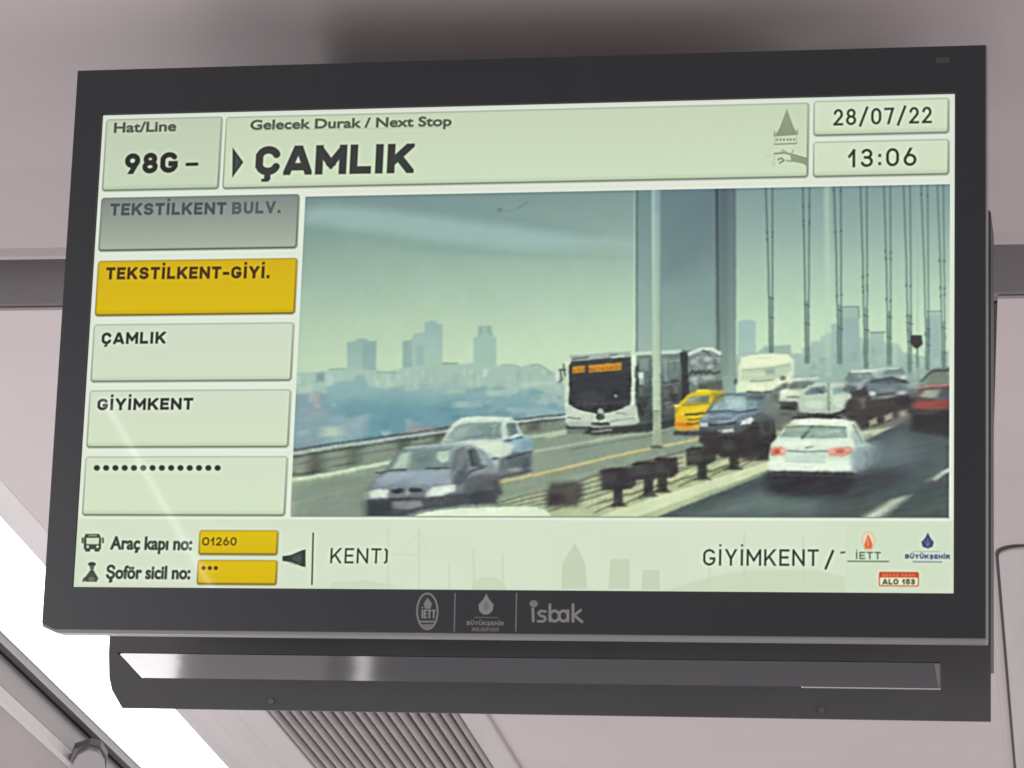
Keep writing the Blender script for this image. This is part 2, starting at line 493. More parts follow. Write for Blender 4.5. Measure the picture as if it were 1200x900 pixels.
def outlines(s):
    c = bpy.data.curves.new('t', 'FONT')
    c.body = s
    c.fill_mode = 'NONE'
    c.resolution_u = 5
    o = bpy.data.objects.new('t', c)
    scene.collection.objects.link(o)
    dg = bpy.context.evaluated_depsgraph_get()
    m = o.evaluated_get(dg).to_mesh()
    v = np.array([(a.co.x, a.co.y) for a in m.vertices], np.float32)
    e = np.array([tuple(a.vertices) for a in m.edges])
    o.evaluated_get(dg).to_mesh_clear()
    bpy.data.objects.remove(o)
    bpy.data.curves.remove(c)
    return v, e
def btext(s, p0, p1, h, c, bold=0.0, soft=3, alpha=1):
    """built-in face; h = cap height in photo px; stretched to end at p1"""
    v, e = outlines(s)
    q = T([p0, p1, (p0[0], p0[1] - h)])
    H = np.hypot(*(q[2] - q[0]))
    x0, x1 = v[:, 0].min(), v[:, 0].max()
    Wd = np.hypot(*(q[1] - q[0]))
    ux = (q[1] - q[0]) / Wd
    uy = np.array([-ux[1], ux[0]])
    P = q[0] + np.outer((v[:, 0] - x0) / (x1 - x0) * Wd, ux) - np.outer(v[:, 1] / 0.72 * H, uy)
    r = region(P, soft + 4)
    if r is None:
        return
    X, Y = r[4], r[5]
    d = np.full(X.shape, 1e9, np.float32)
    ins = np.zeros(X.shape, bool)
    for i, j in e:
        a, b = P[i], P[j]
        bx0 = max(0, int(min(a[0], b[0]) - r[0] - 9)); bx1 = int(max(a[0], b[0]) - r[0] + 10)
        by0 = max(0, int(min(a[1], b[1]) - r[1] - 9)); by1 = int(max(a[1], b[1]) - r[1] + 10)
        if bx1 > 0 and by1 > 0:
            s_ = (slice(by0, by1), slice(bx0, bx1))
            d[s_] = np.minimum(d[s_], seg_d(X[s_], Y[s_], a, b))
        if a[1] != b[1]:
            s_ = (slice(by0, max(by1, 0)), slice(0, max(bx1, 0)))
            xx, yy = X[s_], Y[s_]
            ins[s_] ^= ((a[1] > yy) != (b[1] > yy)) & (xx < (b[0] - a[0]) * (yy - a[1]) / (b[1] - a[1]) + a[0])
    sd = np.where(ins, -d, d) - bold * H
    mix(r, smooth(.5 - sd / soft) * alpha, c)

# ================= 1. page background
yy = np.linspace(0, 1, TH, dtype=np.float32)[:, None, None]
cv[:] = col((222, 230, 214)) * (1 - yy) + col((229, 238, 218)) * yy
PANELS = []
def rect_of(pts):
    p = T(pts)
    return (p[[0, 3], 0].mean(), p[[0, 1], 1].mean(), p[[1, 2], 0].mean(), p[[2, 3], 1].mean())
def rrect(rc, rad, c, c2=None, soft=2.5, alpha=1, lightc=None):
    x0, y0, x1, y1 = rc
    r = region(np.array([(x0, y0), (x1, y1)]), soft + 2)
    X, Y = r[4], r[5]
    qx = np.abs(X - (x0 + x1) / 2) - (x1 - x0) / 2 + rad
    qy = np.abs(Y - (y0 + y1) / 2) - (y1 - y0) / 2 + rad
    d = np.hypot(np.maximum(qx, 0), np.maximum(qy, 0)) + np.minimum(np.maximum(qx, qy), 0) - rad
    mix(r, smooth(.5 - d / soft) * alpha, c, c2)
def panel(name, pts, top, bot, edge, lab=None, rad=7, shade=10, horiz=None):
    x0, y0, x1, y1 = rc = rect_of(pts)
    rrect((x0 - 1, y0 - 1, x1 + 2, y1 + 3), rad + 2, edge, soft=4, alpha=.55)
    rrect(rc, rad, top, [a * .62 for a in bot], soft=2.5)
    # body, then the soft darkening of a rounded lower edge
    rrect((x0 + 2, y0 + 2, x1 - 3, y1 - 2), rad, top, bot, soft=3)
    for k in range(5):
        f = k / 5
        yb = y1 - 2 - shade * (1 - f)
        rrect((x0 + 3, yb, x1 - 3, y1 - 1.5), 3, [a * .86 for a in bot], soft=6, alpha=.16)
    line_t([(x0 + 3, y0 + 1), (x1 - 3, y0 + 1)], 1.6, [a * .78 for a in top], alpha=.7)
    line_t([(x1 - 2, y0 + 4), (x1 - 2, y1 - 4)], 2.2, [a * .66 for a in bot], alpha=.6)
    line_t([(x0 + 1, y0 + 4), (x0 + 1, y1 - 4)], 1.6, [a * .72 for a in bot], alpha=.6)
    line_t([(x0 + 6, y1 - 1), (x1 - 6, y1 - 1)], 2.4, edge, alpha=.8)
    PANELS.append((name, (x0 - 2, y0 - 2, x1 + 3, y1 + 4), lab))
def line_t(p, w, c, soft=2.5, alpha=1):
    p = np.array(p, float)
    r = region(p, w + soft + 2)
    if r is None:
        return
    d = seg_d(r[4], r[5], p[0], p[1])
    mix(r, smooth(.5 - (d - w / 2) / soft) * alpha, c)

GA, GB, ED = (204, 216, 188), (213, 227, 197), (104, 116, 96)
panel('line_number_panel', [(124, 140), (260, 137), (257, 221), (121, 223)], (194, 206, 180), (200, 217, 187), ED)
panel('next_stop_panel', [(265, 137), (948, 121), (947, 208), (262, 220)], (200, 214, 184), (208, 225, 192), ED)
panel('date_panel', [(954, 120), (1112, 114), (1112, 155), (954, 159)], (214, 226, 199), (209, 225, 192), ED)
panel('clock_panel', [(954, 167), (1112, 163), (1112, 204), (953, 207)], (214, 226, 199), (209, 225, 192), ED)
panel('stop_button', [(119, 232), (350, 228), (349, 291), (116, 293)], (128, 137, 134), (174, 185, 162), (74, 80, 66), 'grey stop button of the stop already passed', shade=4)
panel('stop_button', [(115, 305), (348, 304), (346, 368), (112, 369)], (212, 178, 14), (218, 188, 0), (92, 78, 10), 'yellow stop button of the present stop')
panel('stop_button', [(110, 380), (344, 379), (342, 446), (107, 447)], (209, 220, 199), (211, 227, 195), ED)
panel('stop_button', [(105, 458), (341, 457), (338, 523), (102, 525)], (212, 223, 200), (213, 228, 195), ED)
panel('stop_button', [(100, 536), (337, 535), (334, 604), (97, 604)], (215, 226, 201), (214, 230, 196), ED)

# ================= 2. the street picture
VR = rect_of([(357, 230.5), (1113, 215), (1112, 606), (341, 604.5)])
vx = [int(round(a)) for a in VR]
# left side of the video is slanted a little by lens distortion: keep it straight
PANELS.append(('street_picture', tuple(float(a) for a in vx), 'picture of bridge traffic with a white bus'))
CLIP = (vx[0], vx[1], vx[2], vx[3])
h_, w_ = vx[3] - vx[1], vx[2] - vx[0]
ty = np.linspace(0, 1, h_, dtype=np.float32)[:, None]
tx = np.linspace(0, 1, w_, dtype=np.float32)[None]
stops = [0, .12, .25, .4, .52, 1]
cols = [(129, 153, 150), (143, 168, 158), (163, 189, 171), (184, 209, 181), (197, 220, 189), (200, 222, 190)]
sky = np.stack([np.interp(ty[:, 0], stops, [c[k] for c in cols]) for k in range(3)], -1)[:, None, :] / 255
sky = np.repeat(sky, w_, 1).astype(np.float32)
sky *= (1 - .07 * (1 - tx) ** 2 * (1 - 0 * ty) + .03 * (tx > .5) * (tx - .5))[..., None]
cv[vx[1]:vx[3], vx[0]:vx[2]] = sky
line([(357, 232), (1112, 217)], 1.5, (104, 126, 122), 3, .7)
poly([(357, 246), (380, 240), (420, 242), (470, 247), (520, 254), (600, 265), (680, 276), (748, 284), (748, 290), (690, 288), (600, 291), (520, 283), (440, 272), (357, 262)], (156, 183, 176), soft=26, alpha=.75)
poly([(357, 236), (440, 241), (560, 258), (700, 275), (560, 240), (440, 232)], (118, 146, 144), soft=34, alpha=.45)
poly([(357, 264), (520, 286), (620, 296), (740, 302), (620, 303), (500, 296), (357, 274)], (128, 160, 150), soft=16, alpha=.4)
ell(586, 246, 3, 2.4, (104, 126, 124), 5, .8); line([(589, 247), (600, 247), (610, 243), (619, 236)], 1.4, (112, 136, 132), 5, .5); line([(609, 243), (619, 237)], 2.2, (108, 130, 128), 5, .6)  # small dark reflection mark painted into the sky
# --- far shore, left
HZ = (160, 189, 172)
poly([(407, 401), (416, 400), (420, 397), (428, 396), (433, 400), (441, 400), (441, 440), (407, 440)], (142, 171, 164), (160, 186, 170), 4, .95)
poly([(425, 401), (441, 400), (441, 436), (425, 436)], (134, 163, 158), soft=6, alpha=.5)
poly([(472, 400), (482, 398), (486, 391), (498, 389), (498, 378), (505, 376), (512, 376), (512, 379), (519, 380), (519, 436), (472, 436)], (146, 175, 168), (166, 192, 174), 4, .95)
poly([(472, 400), (482, 399), (484, 430), (472, 432)], (134, 163, 156), soft=6, alpha=.6); poly([(488, 405), (497, 404), (497, 428), (488, 428)], (134, 166, 166), soft=7, alpha=.5)
line([(563, 369), (564, 382)], 2.5, (172, 200, 180), 4, .8)
poly([(555, 396), (560, 394), (561, 382), (576, 381), (579, 395), (582, 395), (582, 436), (555, 436)], (152, 182, 170), (158, 186, 168), 4, .95)
poly([(561, 383), (566, 382), (566, 391), (561, 393)], (138, 168, 158), soft=4, alpha=.6); poly([(571, 383), (575, 382), (577, 392), (571, 391)], (138, 168, 158), soft=4, alpha=.6)
poly([(341, 436), (356, 437), (372, 436), (384, 434), (392, 432), (407, 432), (441, 434), (452, 436), (466, 437), (468, 431), (480, 433), (498, 430), (519, 425), (535, 426), (545, 427), (556, 424), (582, 430), (588, 427), (600, 427), (612, 430), (622, 427), (634, 427), (642, 434), (652, 438), (662, 440), (662, 505), (341, 530)], (164, 190, 172), (140, 170, 170), 4)
R2 = random.Random(5)
for i in range(120):       # hazy blocks of flats: paler and darker uprights
    x = R2.uniform(345, 658); y = R2.uniform(432, 452) + (8 if x < 390 else 0)
    w2, hh = R2.uniform(1.5, 6), R2.uniform(4, 16)
    c = R2.choice([(186, 208, 186), (150, 176, 164), (176, 200, 182), (142, 170, 160), (166, 186, 172)])
    poly([(x, y), (x + w2, y), (x + w2, y + hh), (x, y + hh)], c, soft=5, alpha=.55)
line([(386, 433), (405, 432)], 2, (134, 160, 142), 3, .7); line([(442, 436), (466, 437)], 2, (136, 162, 146), 3, .7); line([(519, 426), (536, 426)], 2.2, (132, 160, 142), 3, .8)
line([(622, 428), (630, 427), (640, 432), (646, 438)], 1.8, (140, 168, 150), 3, .7); line([(588, 428), (600, 427), (608, 430)], 1.6, (140, 168, 150), 3, .6)
# wooded slopes and houses
poly([(383, 455), (392, 449), (400, 447), (414, 446), (418, 440), (426, 440), (430, 450), (440, 455), (452, 456), (462, 455), (480, 460), (492, 456), (506, 456), (526, 462), (545, 460), (560, 455), (575, 464), (600, 463), (612, 456), (624, 455), (634, 460), (646, 470), (662, 478), (662, 505), (540, 515), (440, 520), (383, 500)], (128, 166, 170), (112, 151, 159), 7, .9)
poly([(400, 470), (470, 465), (540, 475), (560, 500), (480, 515), (400, 510)], (106, 147, 156), soft=30, alpha=.6)
for i in range(80):
    x = R2.uniform(395, 655); y = R2.uniform(452, 498)
    ell(x, y, R2.uniform(3, 12), R2.uniform(1.5, 4), R2.choice([(122, 158, 162), (98, 140, 148), (140, 170, 168), (116, 150, 154)]), 10, .28 if x < 520 else .6)
poly([(341, 436), (662, 436), (662, 470), (341, 470)], (172, 194, 180), soft=34, alpha=.28)
poly([(341, 462), (362, 458), (384, 462), (392, 500), (385, 520), (341, 528)], (130, 158, 166), (136, 160, 164), 8, .9)
for (x, y, w2, hh, c) in ((349, 453, 18, 9, (180, 198, 180)), (362, 462, 8, 9, (176, 192, 176)), (366, 463, 9, 14, (168, 164, 162)), (371, 438, 9, 10, (118, 142, 146)),
                          (381, 440, 8, 12, (178, 200, 186)), (352, 505, 8, 5, (176, 196, 200)), (377, 500, 24, 12, (190, 206, 182)), (391, 488, 8, 9, (160, 182, 184)),
                          (400, 490, 30, 22, (150, 172, 172)), (420, 487, 10, 14, (158, 178, 184)), (355, 480, 30, 14, (142, 160, 164)), (448, 506, 10, 6, (172, 194, 184)),
                          (476, 500, 30, 7, (150, 152, 150)), (530, 470, 36, 8, (150, 178, 176)), (545, 455, 26, 6, (132, 162, 160)), (566, 434, 6, 8, (196, 216, 196)),
                          (570, 458, 36, 6, (166, 192, 182)), (600, 478, 40, 10, (150, 176, 172)), (630, 462, 30, 10, (158, 184, 174)), (640, 480, 22, 14, (146, 174, 174)),
                          (560, 490, 50, 8, (138, 164, 164)), (610, 447, 40, 6, (176, 200, 182)), (500, 450, 40, 6, (152, 180, 178)), (536, 472, 12, 5, (168, 188, 180))):
    poly([(x, y), (x + w2, y - 1), (x + w2, y + hh - 1), (x, y + hh)], c, soft=8, alpha=.75)
for i in range(90):
    x = R2.uniform(345, 655); y = R2.uniform(462, 500) - (x - 345) * .01
    if 395 < x < 560 and y < 490:
        continue
    poly([(x, y), (x + R2.uniform(3, 11), y), (x + R2.uniform(3, 9), y + R2.uniform(2, 5)), (x, y + 4)], R2.choice([(168, 192, 184), (122, 152, 156), (150, 172, 168), (158, 166, 164), (112, 146, 154)]), soft=6, alpha=.5)
# --- bridge parapet and carriageways
poly([(341, 530), (400, 522), (500, 507), (580, 497), (664, 488), (760, 484), (1112, 470), (1112, 606), (341, 606)], (134, 150, 134), (138, 154, 134), 5)
poly([(341, 534), (460, 516), (560, 500), (664, 488), (664, 503), (560, 518), (460, 537), (341, 560)], (118, 132, 120), (140, 154, 134), 6)
for (x, y, w2, hh) in ((362, 533, 16, 22), (410, 525, 12, 22), (466, 512, 16, 20), (508, 503, 20, 16), (618, 492, 14, 14)):
    poly([(x, y), (x + w2, y - 2), (x + w2, y + hh - 2), (x, y + hh)], (88, 92, 86), soft=10, alpha=.85)
line([(341, 528), (400, 519), (470, 509), (560, 496), (664, 486)], 2.5, (84, 90, 88), 4, .9)
line([(341, 532), (375, 527), (460, 514), (520, 506), (580, 497), (664, 488)], 2.4, (182, 196, 188), 3.5, .95)
line([(341, 536), (375, 531), (460, 518), (520, 510), (580, 500), (664, 491)], 2.4, (70, 76, 74), 4, .85)
line([(345, 545), (400, 536), (470, 525), (520, 516)], 2, (96, 106, 98), 4, .7); line([(341, 557), (378, 553)], 3, (78, 86, 74), 5, .8); line([(392, 546), (414, 543)], 2.4, (84, 92, 82), 4, .7)
line([(470, 508), (500, 503), (520, 505)], 2, (176, 160, 152), 4, .6)
line([(341, 563), (380, 557), (420, 549), (460, 541), (520, 530)], 4.2, (206, 222, 190), 4, .95)
line([(341, 566), (380, 560), (420, 552)], 2, (180, 196, 166), 5, .6)
line([(342, 590), (390, 578), (430, 568)], 2.4, (162, 178, 150), 5, .7)
poly([(341, 570), (430, 556), (430, 604), (341, 604)], (132, 146, 130), (134, 146, 134), 10, .6)
line([(580, 520), (640, 509), (690, 501)], 3.2, (184, 200, 172), 4.5, .9)
line([(640, 512), (664, 508)], 3, (198, 212, 186), 4, .6)
line([(615, 531), (650, 525), (700, 516), (765, 505), (790, 500)], 3, (174, 188, 164), 5, .9)
line([(670, 527), (720, 518), (780, 507)], 1.8, (104, 116, 106), 5, .7)
line([(575, 567), (620, 558), (660, 549), (700, 539), (760, 526), (822, 514)], 3, (200, 190, 138), 4.5, .95)
line([(575, 570), (640, 557), (700, 543), (770, 528)], 1.6, (150, 142, 108), 4, .5)
poly([(664, 490), (762, 484), (764, 500), (700, 506), (664, 508)], (96, 106, 98), soft=8, alpha=.8)
# central reserve
poly([(560, 606), (600, 585), (700, 556), (800, 532), (900, 505), (1070, 470), (1072, 490), (905, 548), (770, 606)], (158, 168, 136), (176, 186, 150), 5)
for k, (a, b2) in enumerate((((700, 590), (905, 531)), ((735, 600), (905, 545)), ((640, 600), (900, 520)))):
    line([a, b2], 2.2, (112, 118, 96), 4, .8)
for k in range(9):
    x = 690 + k * 24
    y = 590 - k * 6.9
    line([(x, y), (x + 22, y - 10)], 3.4, (198, 204, 164), 5, .8)
    line([(x - 2, y + 5), (x + 20, y - 4)], 1.8, (118, 122, 98), 4, .7)
poly([(745, 606), (905, 549), (905, 540), (715, 600), (700, 606)], (204, 214, 176), soft=4)
poly([(1000, 510), (1065, 480), (1072, 484), (1070, 492), (1010, 520)], (208, 216, 176), soft=5)
for o2 in (0, 6.5, 13, 19):    # rails running to lower left
    line([(580, 590 + o2 * .6), (650, 573 + o2 * .8), (706, 555 + o2), (800, 529 + o2)], 1.7, (82, 90, 84), 4, .85)
line([(585, 586), (650, 567), (720, 546)], 1.2, (168, 182, 160), 4, .5)
poly([(480, 606), (500, 600), (520, 596), (570, 594), (625, 594), (640, 598), (646, 606)], (206, 222, 190), soft=5)
line([(480, 606), (505, 598), (550, 594)], 1.5, (90, 104, 92), 3, .6)
# right carriageway
poly([(768, 607), (905, 553), (1010, 518), (1076, 486), (1112, 474), (1112, 607)], (78, 90, 92), (84, 94, 92), 4)
poly([(800, 606), (900, 575), (960, 585), (950, 606)], (112, 130, 124), soft=34, alpha=.75)
poly([(1000, 520), (1075, 495), (1112, 500), (1112, 560), (1030, 570)], (92, 104, 106), soft=34, alpha=.6)
poly([(1010, 607), (1052, 582), (1063, 582), (1030, 607)], (202, 214, 190), soft=5); line([(1095, 561), (1112, 550)], 4.5, (190, 200, 182), 4, .95)
# --- skyline right
poly([(865, 378), (869, 375), (882, 375), (886, 378), (886, 425), (865, 425)], (156, 184, 178), (168, 194, 178), 4)
poly([(862, 416), (890, 412), (896, 405), (926, 404), (928, 414), (940, 414), (940, 408), (950, 407), (950, 400), (962, 399), (962, 394), (968, 393), (968, 388), (1054, 404), (1058, 412), (1085, 418), (1112, 412), (1112, 450), (862, 450)], (170, 194, 178), (152, 176, 164), 6)
poly([(968, 392), (974, 391), (974, 380), (984, 379), (984, 360), (1006, 360), (1008, 440), (968, 440)], (160, 186, 174), (154, 178, 166), 4)
poly([(1020, 391), (1036, 390), (1038, 440), (1016, 440), (1016, 402)], (164, 188, 176), (154, 178, 166), 4); poly([(1086, 366), (1102, 366), (1104, 440), (1086, 440)], (164, 188, 174), (154, 176, 166), 4)
poly([(985, 372), (1006, 372), (1009, 425), (985, 425)], (148, 174, 166), soft=6, alpha=.7); poly([(1088, 370), (1101, 370), (1103, 415), (1088, 415)], (146, 174, 168), soft=6, alpha=.6)
line([(986, 359.5), (1006, 359.5), (1007, 372)], 1.8, (120, 146, 138), 3, .9); line([(1020, 390), (1037, 389.5)], 2, (120, 146, 138), 3, .9); line([(1087, 365), (1103, 364.5)], 1.8, (124, 150, 142), 3, .9)
poly([(896, 406), (926, 405), (926, 416), (896, 416)], (150, 176, 162), soft=5, alpha=.8); line([(890, 411), (926, 405)], 1.6, (140, 166, 150), 3, .4)
poly([(966, 217), (972, 217), (974, 440), (968, 440)], (184, 208, 184), soft=9, alpha=.55)
poly([(1040, 400), (1052, 402), (1052, 440), (1040, 440)], (176, 200, 184), soft=7, alpha=.6)
for i in range(50):
    x = R2.uniform(930, 1105); y = R2.uniform(405, 440)
    poly([(x, y), (x + R2.uniform(2, 7), y), (x + 5, y + 8), (x, y + R2.uniform(4, 10))], R2.choice([(168, 194, 178), (136, 164, 156), (150, 178, 168)]), soft=6, alpha=.45)
# --- pylon
poly([(745.5, 222), (863, 219), (863, 464), (745.5, 464)], (106, 126, 128), (140, 164, 150), 2.5)
poly([(748, 222), (765, 222), (765, 440), (748, 440)], (112, 136, 136), (162, 186, 170), 3)
poly([(775, 221), (838, 220), (838, 430), (775, 430)], (106, 126, 130), (150, 176, 162), 3)
poly([(776, 260), (836, 225), (836, 300), (776, 330)], (96, 116, 120), soft=60, alpha=.35)
poly([(844, 219), (862, 219), (862, 440), (844, 440)], (90, 106, 110), (130, 150, 138), 3)
line([(747, 222), (746, 415)], 1.6, (78, 96, 96), 2.5, .9, c2=(110, 130, 120)); line([(744, 223), (743, 412)], 1.2, (206, 226, 204), 3, .35)
line([(840.5, 220), (842, 412)], 3.6, (64, 78, 86), 3.5, .95, c2=(98, 114, 108))
line([(857, 219), (858, 440)], 8, (112, 128, 136), 10, .3, c2=(160, 186, 180))
# --- cables
def cable(xa, xb, ya, yb, w2=1.3, al=.9):
    line([(xa, ya), ((xa * .45 + xb * .55), (ya + yb) / 2 - 20), (xb, yb)], w2, (74, 94, 94), 2.6, al)
pairs = [(897.5, 905.5, 902.5, 905.5, 413), (941, 949, 944.5, 947.5, 425), (977.5, 985.5, 982.5, 986, 425), (1008.5, 1016, 1013.5, 1016.5, 436), (1036, 1043.5, 1041, 1044, 436), (1059, 1066.5, 1065, 1068, 442), (1079.5, 1087, 1086, 1088.5, 445), (1098.5, 1105.5, 1105, 1107.5, 442)]
for n_, (a, b2, c, d2, yb) in enumerate(pairs):
    cable(a, c, 216, yb, 1.9 - n_ * .07, .95); cable(b2, d2, 216, yb, 1.9 - n_ * .07, .9)
    line([((c + d2) / 2, 350 + n_ * 4), ((c + d2) / 2, yb)], 3.6, (104, 126, 118), 4, .55)
    for j in range(3):
        f = R2.uniform(0, .8)
        y = 216 + (yb - 216) * f
        for (p, q2) in ((a, c), (b2, d2)):
            x = p + (q2 - p) * f
            ell(x, y + R2.uniform(-2, 2), 1.2, 1.8, (66, 84, 84), 2.5, .5)
    for j in range(2):
        y = 352 + j * 21 + n_ * 5 + R2.uniform(-4, 4)
        if y < yb - 4:
            line([(c - 1, y), (d2 + 1.5, y + 2)], 1.4, (70, 88, 84), 2.5, .7)
line([(1075, 216), (1075.5, 390)], 1.2, (150, 176, 168), 3, .6); line([(1074.5, 405), (1077, 450)], 2.2, (98, 116, 106), 3, .9)
poly([(1067, 393), (1080, 392.5), (1081, 404), (1076, 408), (1072, 408), (1067, 403)], (70, 66, 68), soft=3)
# --- bus
poly([(740, 414), (800, 410), (845, 414), (846, 440), (842, 492), (742, 500)], (112, 128, 122), (96, 104, 98), 4)
poly([(746, 420), (797, 416), (800, 490), (748, 494)], (112, 128, 122), (70, 78, 76), 6)
poly([(778, 420), (796, 418), (796, 450), (778, 448)], (124, 144, 136), soft=6, alpha=.6); poly([(776, 450), (798, 446), (800, 490), (776, 492)], (84, 88, 86), soft=8, alpha=.8)
poly([(748, 452), (762, 450), (762, 488), (748, 492)], (78, 86, 84), soft=8, alpha=.7); line([(746, 450), (797, 447)], 2.2, (70, 78, 76), 4, .7)
line([(779, 473), (788, 471)], 2.4, (150, 158, 148), 4, .6)
line([(742, 415), (775, 413), (797, 412)], 4.6, (196, 214, 192), 4, .95)
poly([(806, 414), (818, 408), (832, 407), (843, 412), (847, 419), (846, 440), (842, 470), (806, 476)], (136, 150, 144), (112, 124, 116), 4)
for (x, y, w2, hh, c) in ((808, 420, 5, 10, (96, 108, 106)), (816, 418, 8, 12, (176, 192, 184)), (826, 420, 6, 12, (110, 122, 122)), (834, 418, 9, 8, (180, 196, 188)), (836, 426, 8, 6, (120, 134, 130)), (812, 447, 26, 4, (170, 186, 174))):
    poly([(x, y), (x + w2, y), (x + w2, y + hh), (x, y + hh)], c, soft=5, alpha=.75)
line([(806, 415), (822, 409), (834, 409), (844, 414)], 4, (208, 220, 202), 4, .95)
line([(824, 411), (830, 413), (832, 417)], 2.4, (62, 70, 68), 3, .8); line([(833, 418), (846, 418)], 1.8, (100, 108, 106), 3, .6)
line([(809, 438), (812, 435), (815, 438), (819, 435), (821, 438), (825, 435), (828, 438), (832, 435), (837, 438), (843, 436)], 3.2, (66, 76, 74), 4, .8)
line([(812, 436), (828, 437)], 3.4, (68, 78, 76), 4, .6)
poly([(797, 413), (806, 412.5), (806, 430), (808, 450), (809, 466), (799, 470), (799, 440)], (62, 64, 66), soft=4)
poly([(818, 448), (846, 446), (848, 456), (818, 458)], (86, 92, 84), soft=6, alpha=.8)
# front
poly([(664, 428), (667, 420), (672, 417), (700, 413), (742, 412), (746, 417), (747, 480), (750, 494), (742, 499), (700, 503), (668, 500), (663, 494), (664, 480), (666, 460)], (206, 220, 196), (186, 200, 182), 3.5)
poly([(668, 417), (700, 414), (740, 412), (740, 422), (670, 426)], (150, 168, 156), soft=4, alpha=.9)
line([(672, 421), (690, 418.5)], 2.2, (70, 80, 76), 3, .8); line([(692, 418), (714, 416)], 3, (162, 178, 168), 3, .9); line([(716, 419), (731, 418)], 3, (196, 210, 190), 3, .9); line([(672, 425), (692, 423)], 2.4, (206, 218, 196), 3, .9); line([(714, 421), (716, 417), (724, 415)], 1.6, (70, 80, 76), 3, .7)
poly([(667.5, 428), (670, 423.5), (700, 421), (739, 418.5), (740, 440), (738.5, 474), (722, 481), (704, 485.5), (692, 483), (678, 480), (667.5, 474)], (70, 73, 75), (58, 60, 63), 3)
line([(668, 428), (667.5, 473), (679, 479.5), (704, 485)], 1.6, (36, 42, 44), 2.5, .7); line([(739.5, 419), (739, 474), (722, 481)], 1.6, (36, 42, 44), 2.5, .7)
poly([(741, 416), (745, 416), (745, 474), (741, 476)], (214, 228, 204), soft=3, alpha=.9)
poly([(671, 430), (685.5, 428.5), (685.5, 436.5), (671, 438)], (212, 150, 46), soft=3, alpha=.95); poly([(690, 428), (728.5, 425), (728.5, 434), (690, 437)], (212, 150, 46), soft=3, alpha=.95)
text('500', (672, 437.2), (685, 435.6), 5, .2, (122, 84, 34), 2.4, .7, gap=.3); text('METROBÜS', (691, 436.2), (728, 432.6), 5, .2, (122, 84, 34), 2.4, .7, gap=.3)
line([(672, 438.5), (728, 434.5)], 1, (52, 50, 46), 3, .6)
ell(722, 462, 3, 3.6, (44, 46, 48), 4, .9); ell(722, 464, 1.8, 2, (180, 186, 178), 3, .8); line([(672, 475), (700, 474), (735, 470)], 3, (84, 88, 90), 6, .5)
ell(704, 482, 3.6, 3.6, (186, 194, 182), 3); ell(703.5, 488.5, 5, 4, (74, 84, 76), 3)
poly([(664, 488), (677, 489), (680, 493), (665, 493)], (222, 232, 212), soft=4); line([(666, 489.5), (679, 491)], 2.4, (78, 88, 78), 3.5, .85)
line([(724, 484), (734, 485), (731, 489), (740, 486)], 2.2, (92, 102, 88), 3.5, .8); poly([(727, 488), (742, 486), (742, 491), (728, 492)], (218, 226, 206), soft=4, alpha=.7)
line([(694, 497), (713, 497)], 4, (56, 62, 58), 3, .9); line([(665, 501), (690, 501), (705, 506)], 3.2, (56, 60, 58), 4, .9)
poly([(690, 502), (742, 498), (800, 490), (800, 498), (760, 506), (700, 510), (684, 508)], (62, 64, 64), soft=6, alpha=.95); line([(694, 506), (716, 504)], 2.6, (170, 178, 164), 4, .7)
line([(661, 427), (661, 433), (663, 440)], 2, (70, 74, 70), 3, .9); ell(653.5, 441, 3, 6.5, (196, 210, 196), 3); line([(657, 433), (658.5, 445), (656, 448)], 1.8, (58, 66, 64), 3, .9); line([(656, 434), (663, 433)], 1.8, (58, 66, 64), 3, .9)
poly([(744, 430), (748, 426), (750, 440), (748, 470), (756, 486), (750, 488), (745, 474)], (52, 60, 60), soft=5, alpha=.8); poly([(748, 436), (754, 436), (754.5, 450), (749, 451)], (200, 214, 200), soft=3.5)
# --- lamp pole in front
poly([(763.5, 221.5), (774.5, 221), (775, 527), (765.5, 527)], (134, 160, 162), (178, 192, 160), 3.5)
poly([(764, 250), (774, 250), (774.5, 480), (765, 480)], (147, 171, 163), (190, 208, 172), 4, .8)
line([(766, 222), (767.5, 480)], 3, (186, 208, 194), 5, .5); line([(774, 222), (774, 480)], 1.6, (110, 134, 134), 4, .6)
line([(765, 481.5), (775, 481.5)], 1.6, (96, 104, 92), 3, .9); poly([(766, 482), (774.5, 482), (775, 527), (767, 527)], (160, 174, 148), (150, 164, 140), 4, .8); line([(765, 524), (775, 524)], 4, (78, 80, 76), 5, .8)
# --- white van
poly([(866, 428), (869, 420), (880, 416), (905, 414), (924, 415), (930, 422), (931, 436), (925, 452), (908, 462), (890, 463), (865, 456)], (216, 228, 194), (206, 218, 186), 4)
poly([(870, 434), (890, 432), (918, 428), (926, 424), (929, 434), (915, 442), (888, 447), (868, 446)], (178, 198, 172), soft=6, alpha=.8); poly([(897, 433), (908, 432), (908, 438), (897, 439)], (136, 160, 146), soft=5, alpha=.8)
line([(870, 434), (895, 432), (925, 427)], 1.6, (150, 168, 140), 4, .7); line([(880, 447), (906, 445)], 1.8, (128, 142, 118), 4, .8); line([(888, 419.5), (903, 419)], 1.8, (128, 140, 110), 3, .7)
ell(918, 443, 3.6, 3, (96, 110, 104), 4, .9); line([(877, 460), (893, 461), (903, 459)], 3.4, (56, 62, 58), 4, .9); poly([(905, 456), (922, 448), (924, 470), (902, 472)], (92, 98, 92), soft=7, alpha=.8)
ell(862, 447, 2, 3.6, (74, 84, 78), 4, .9)
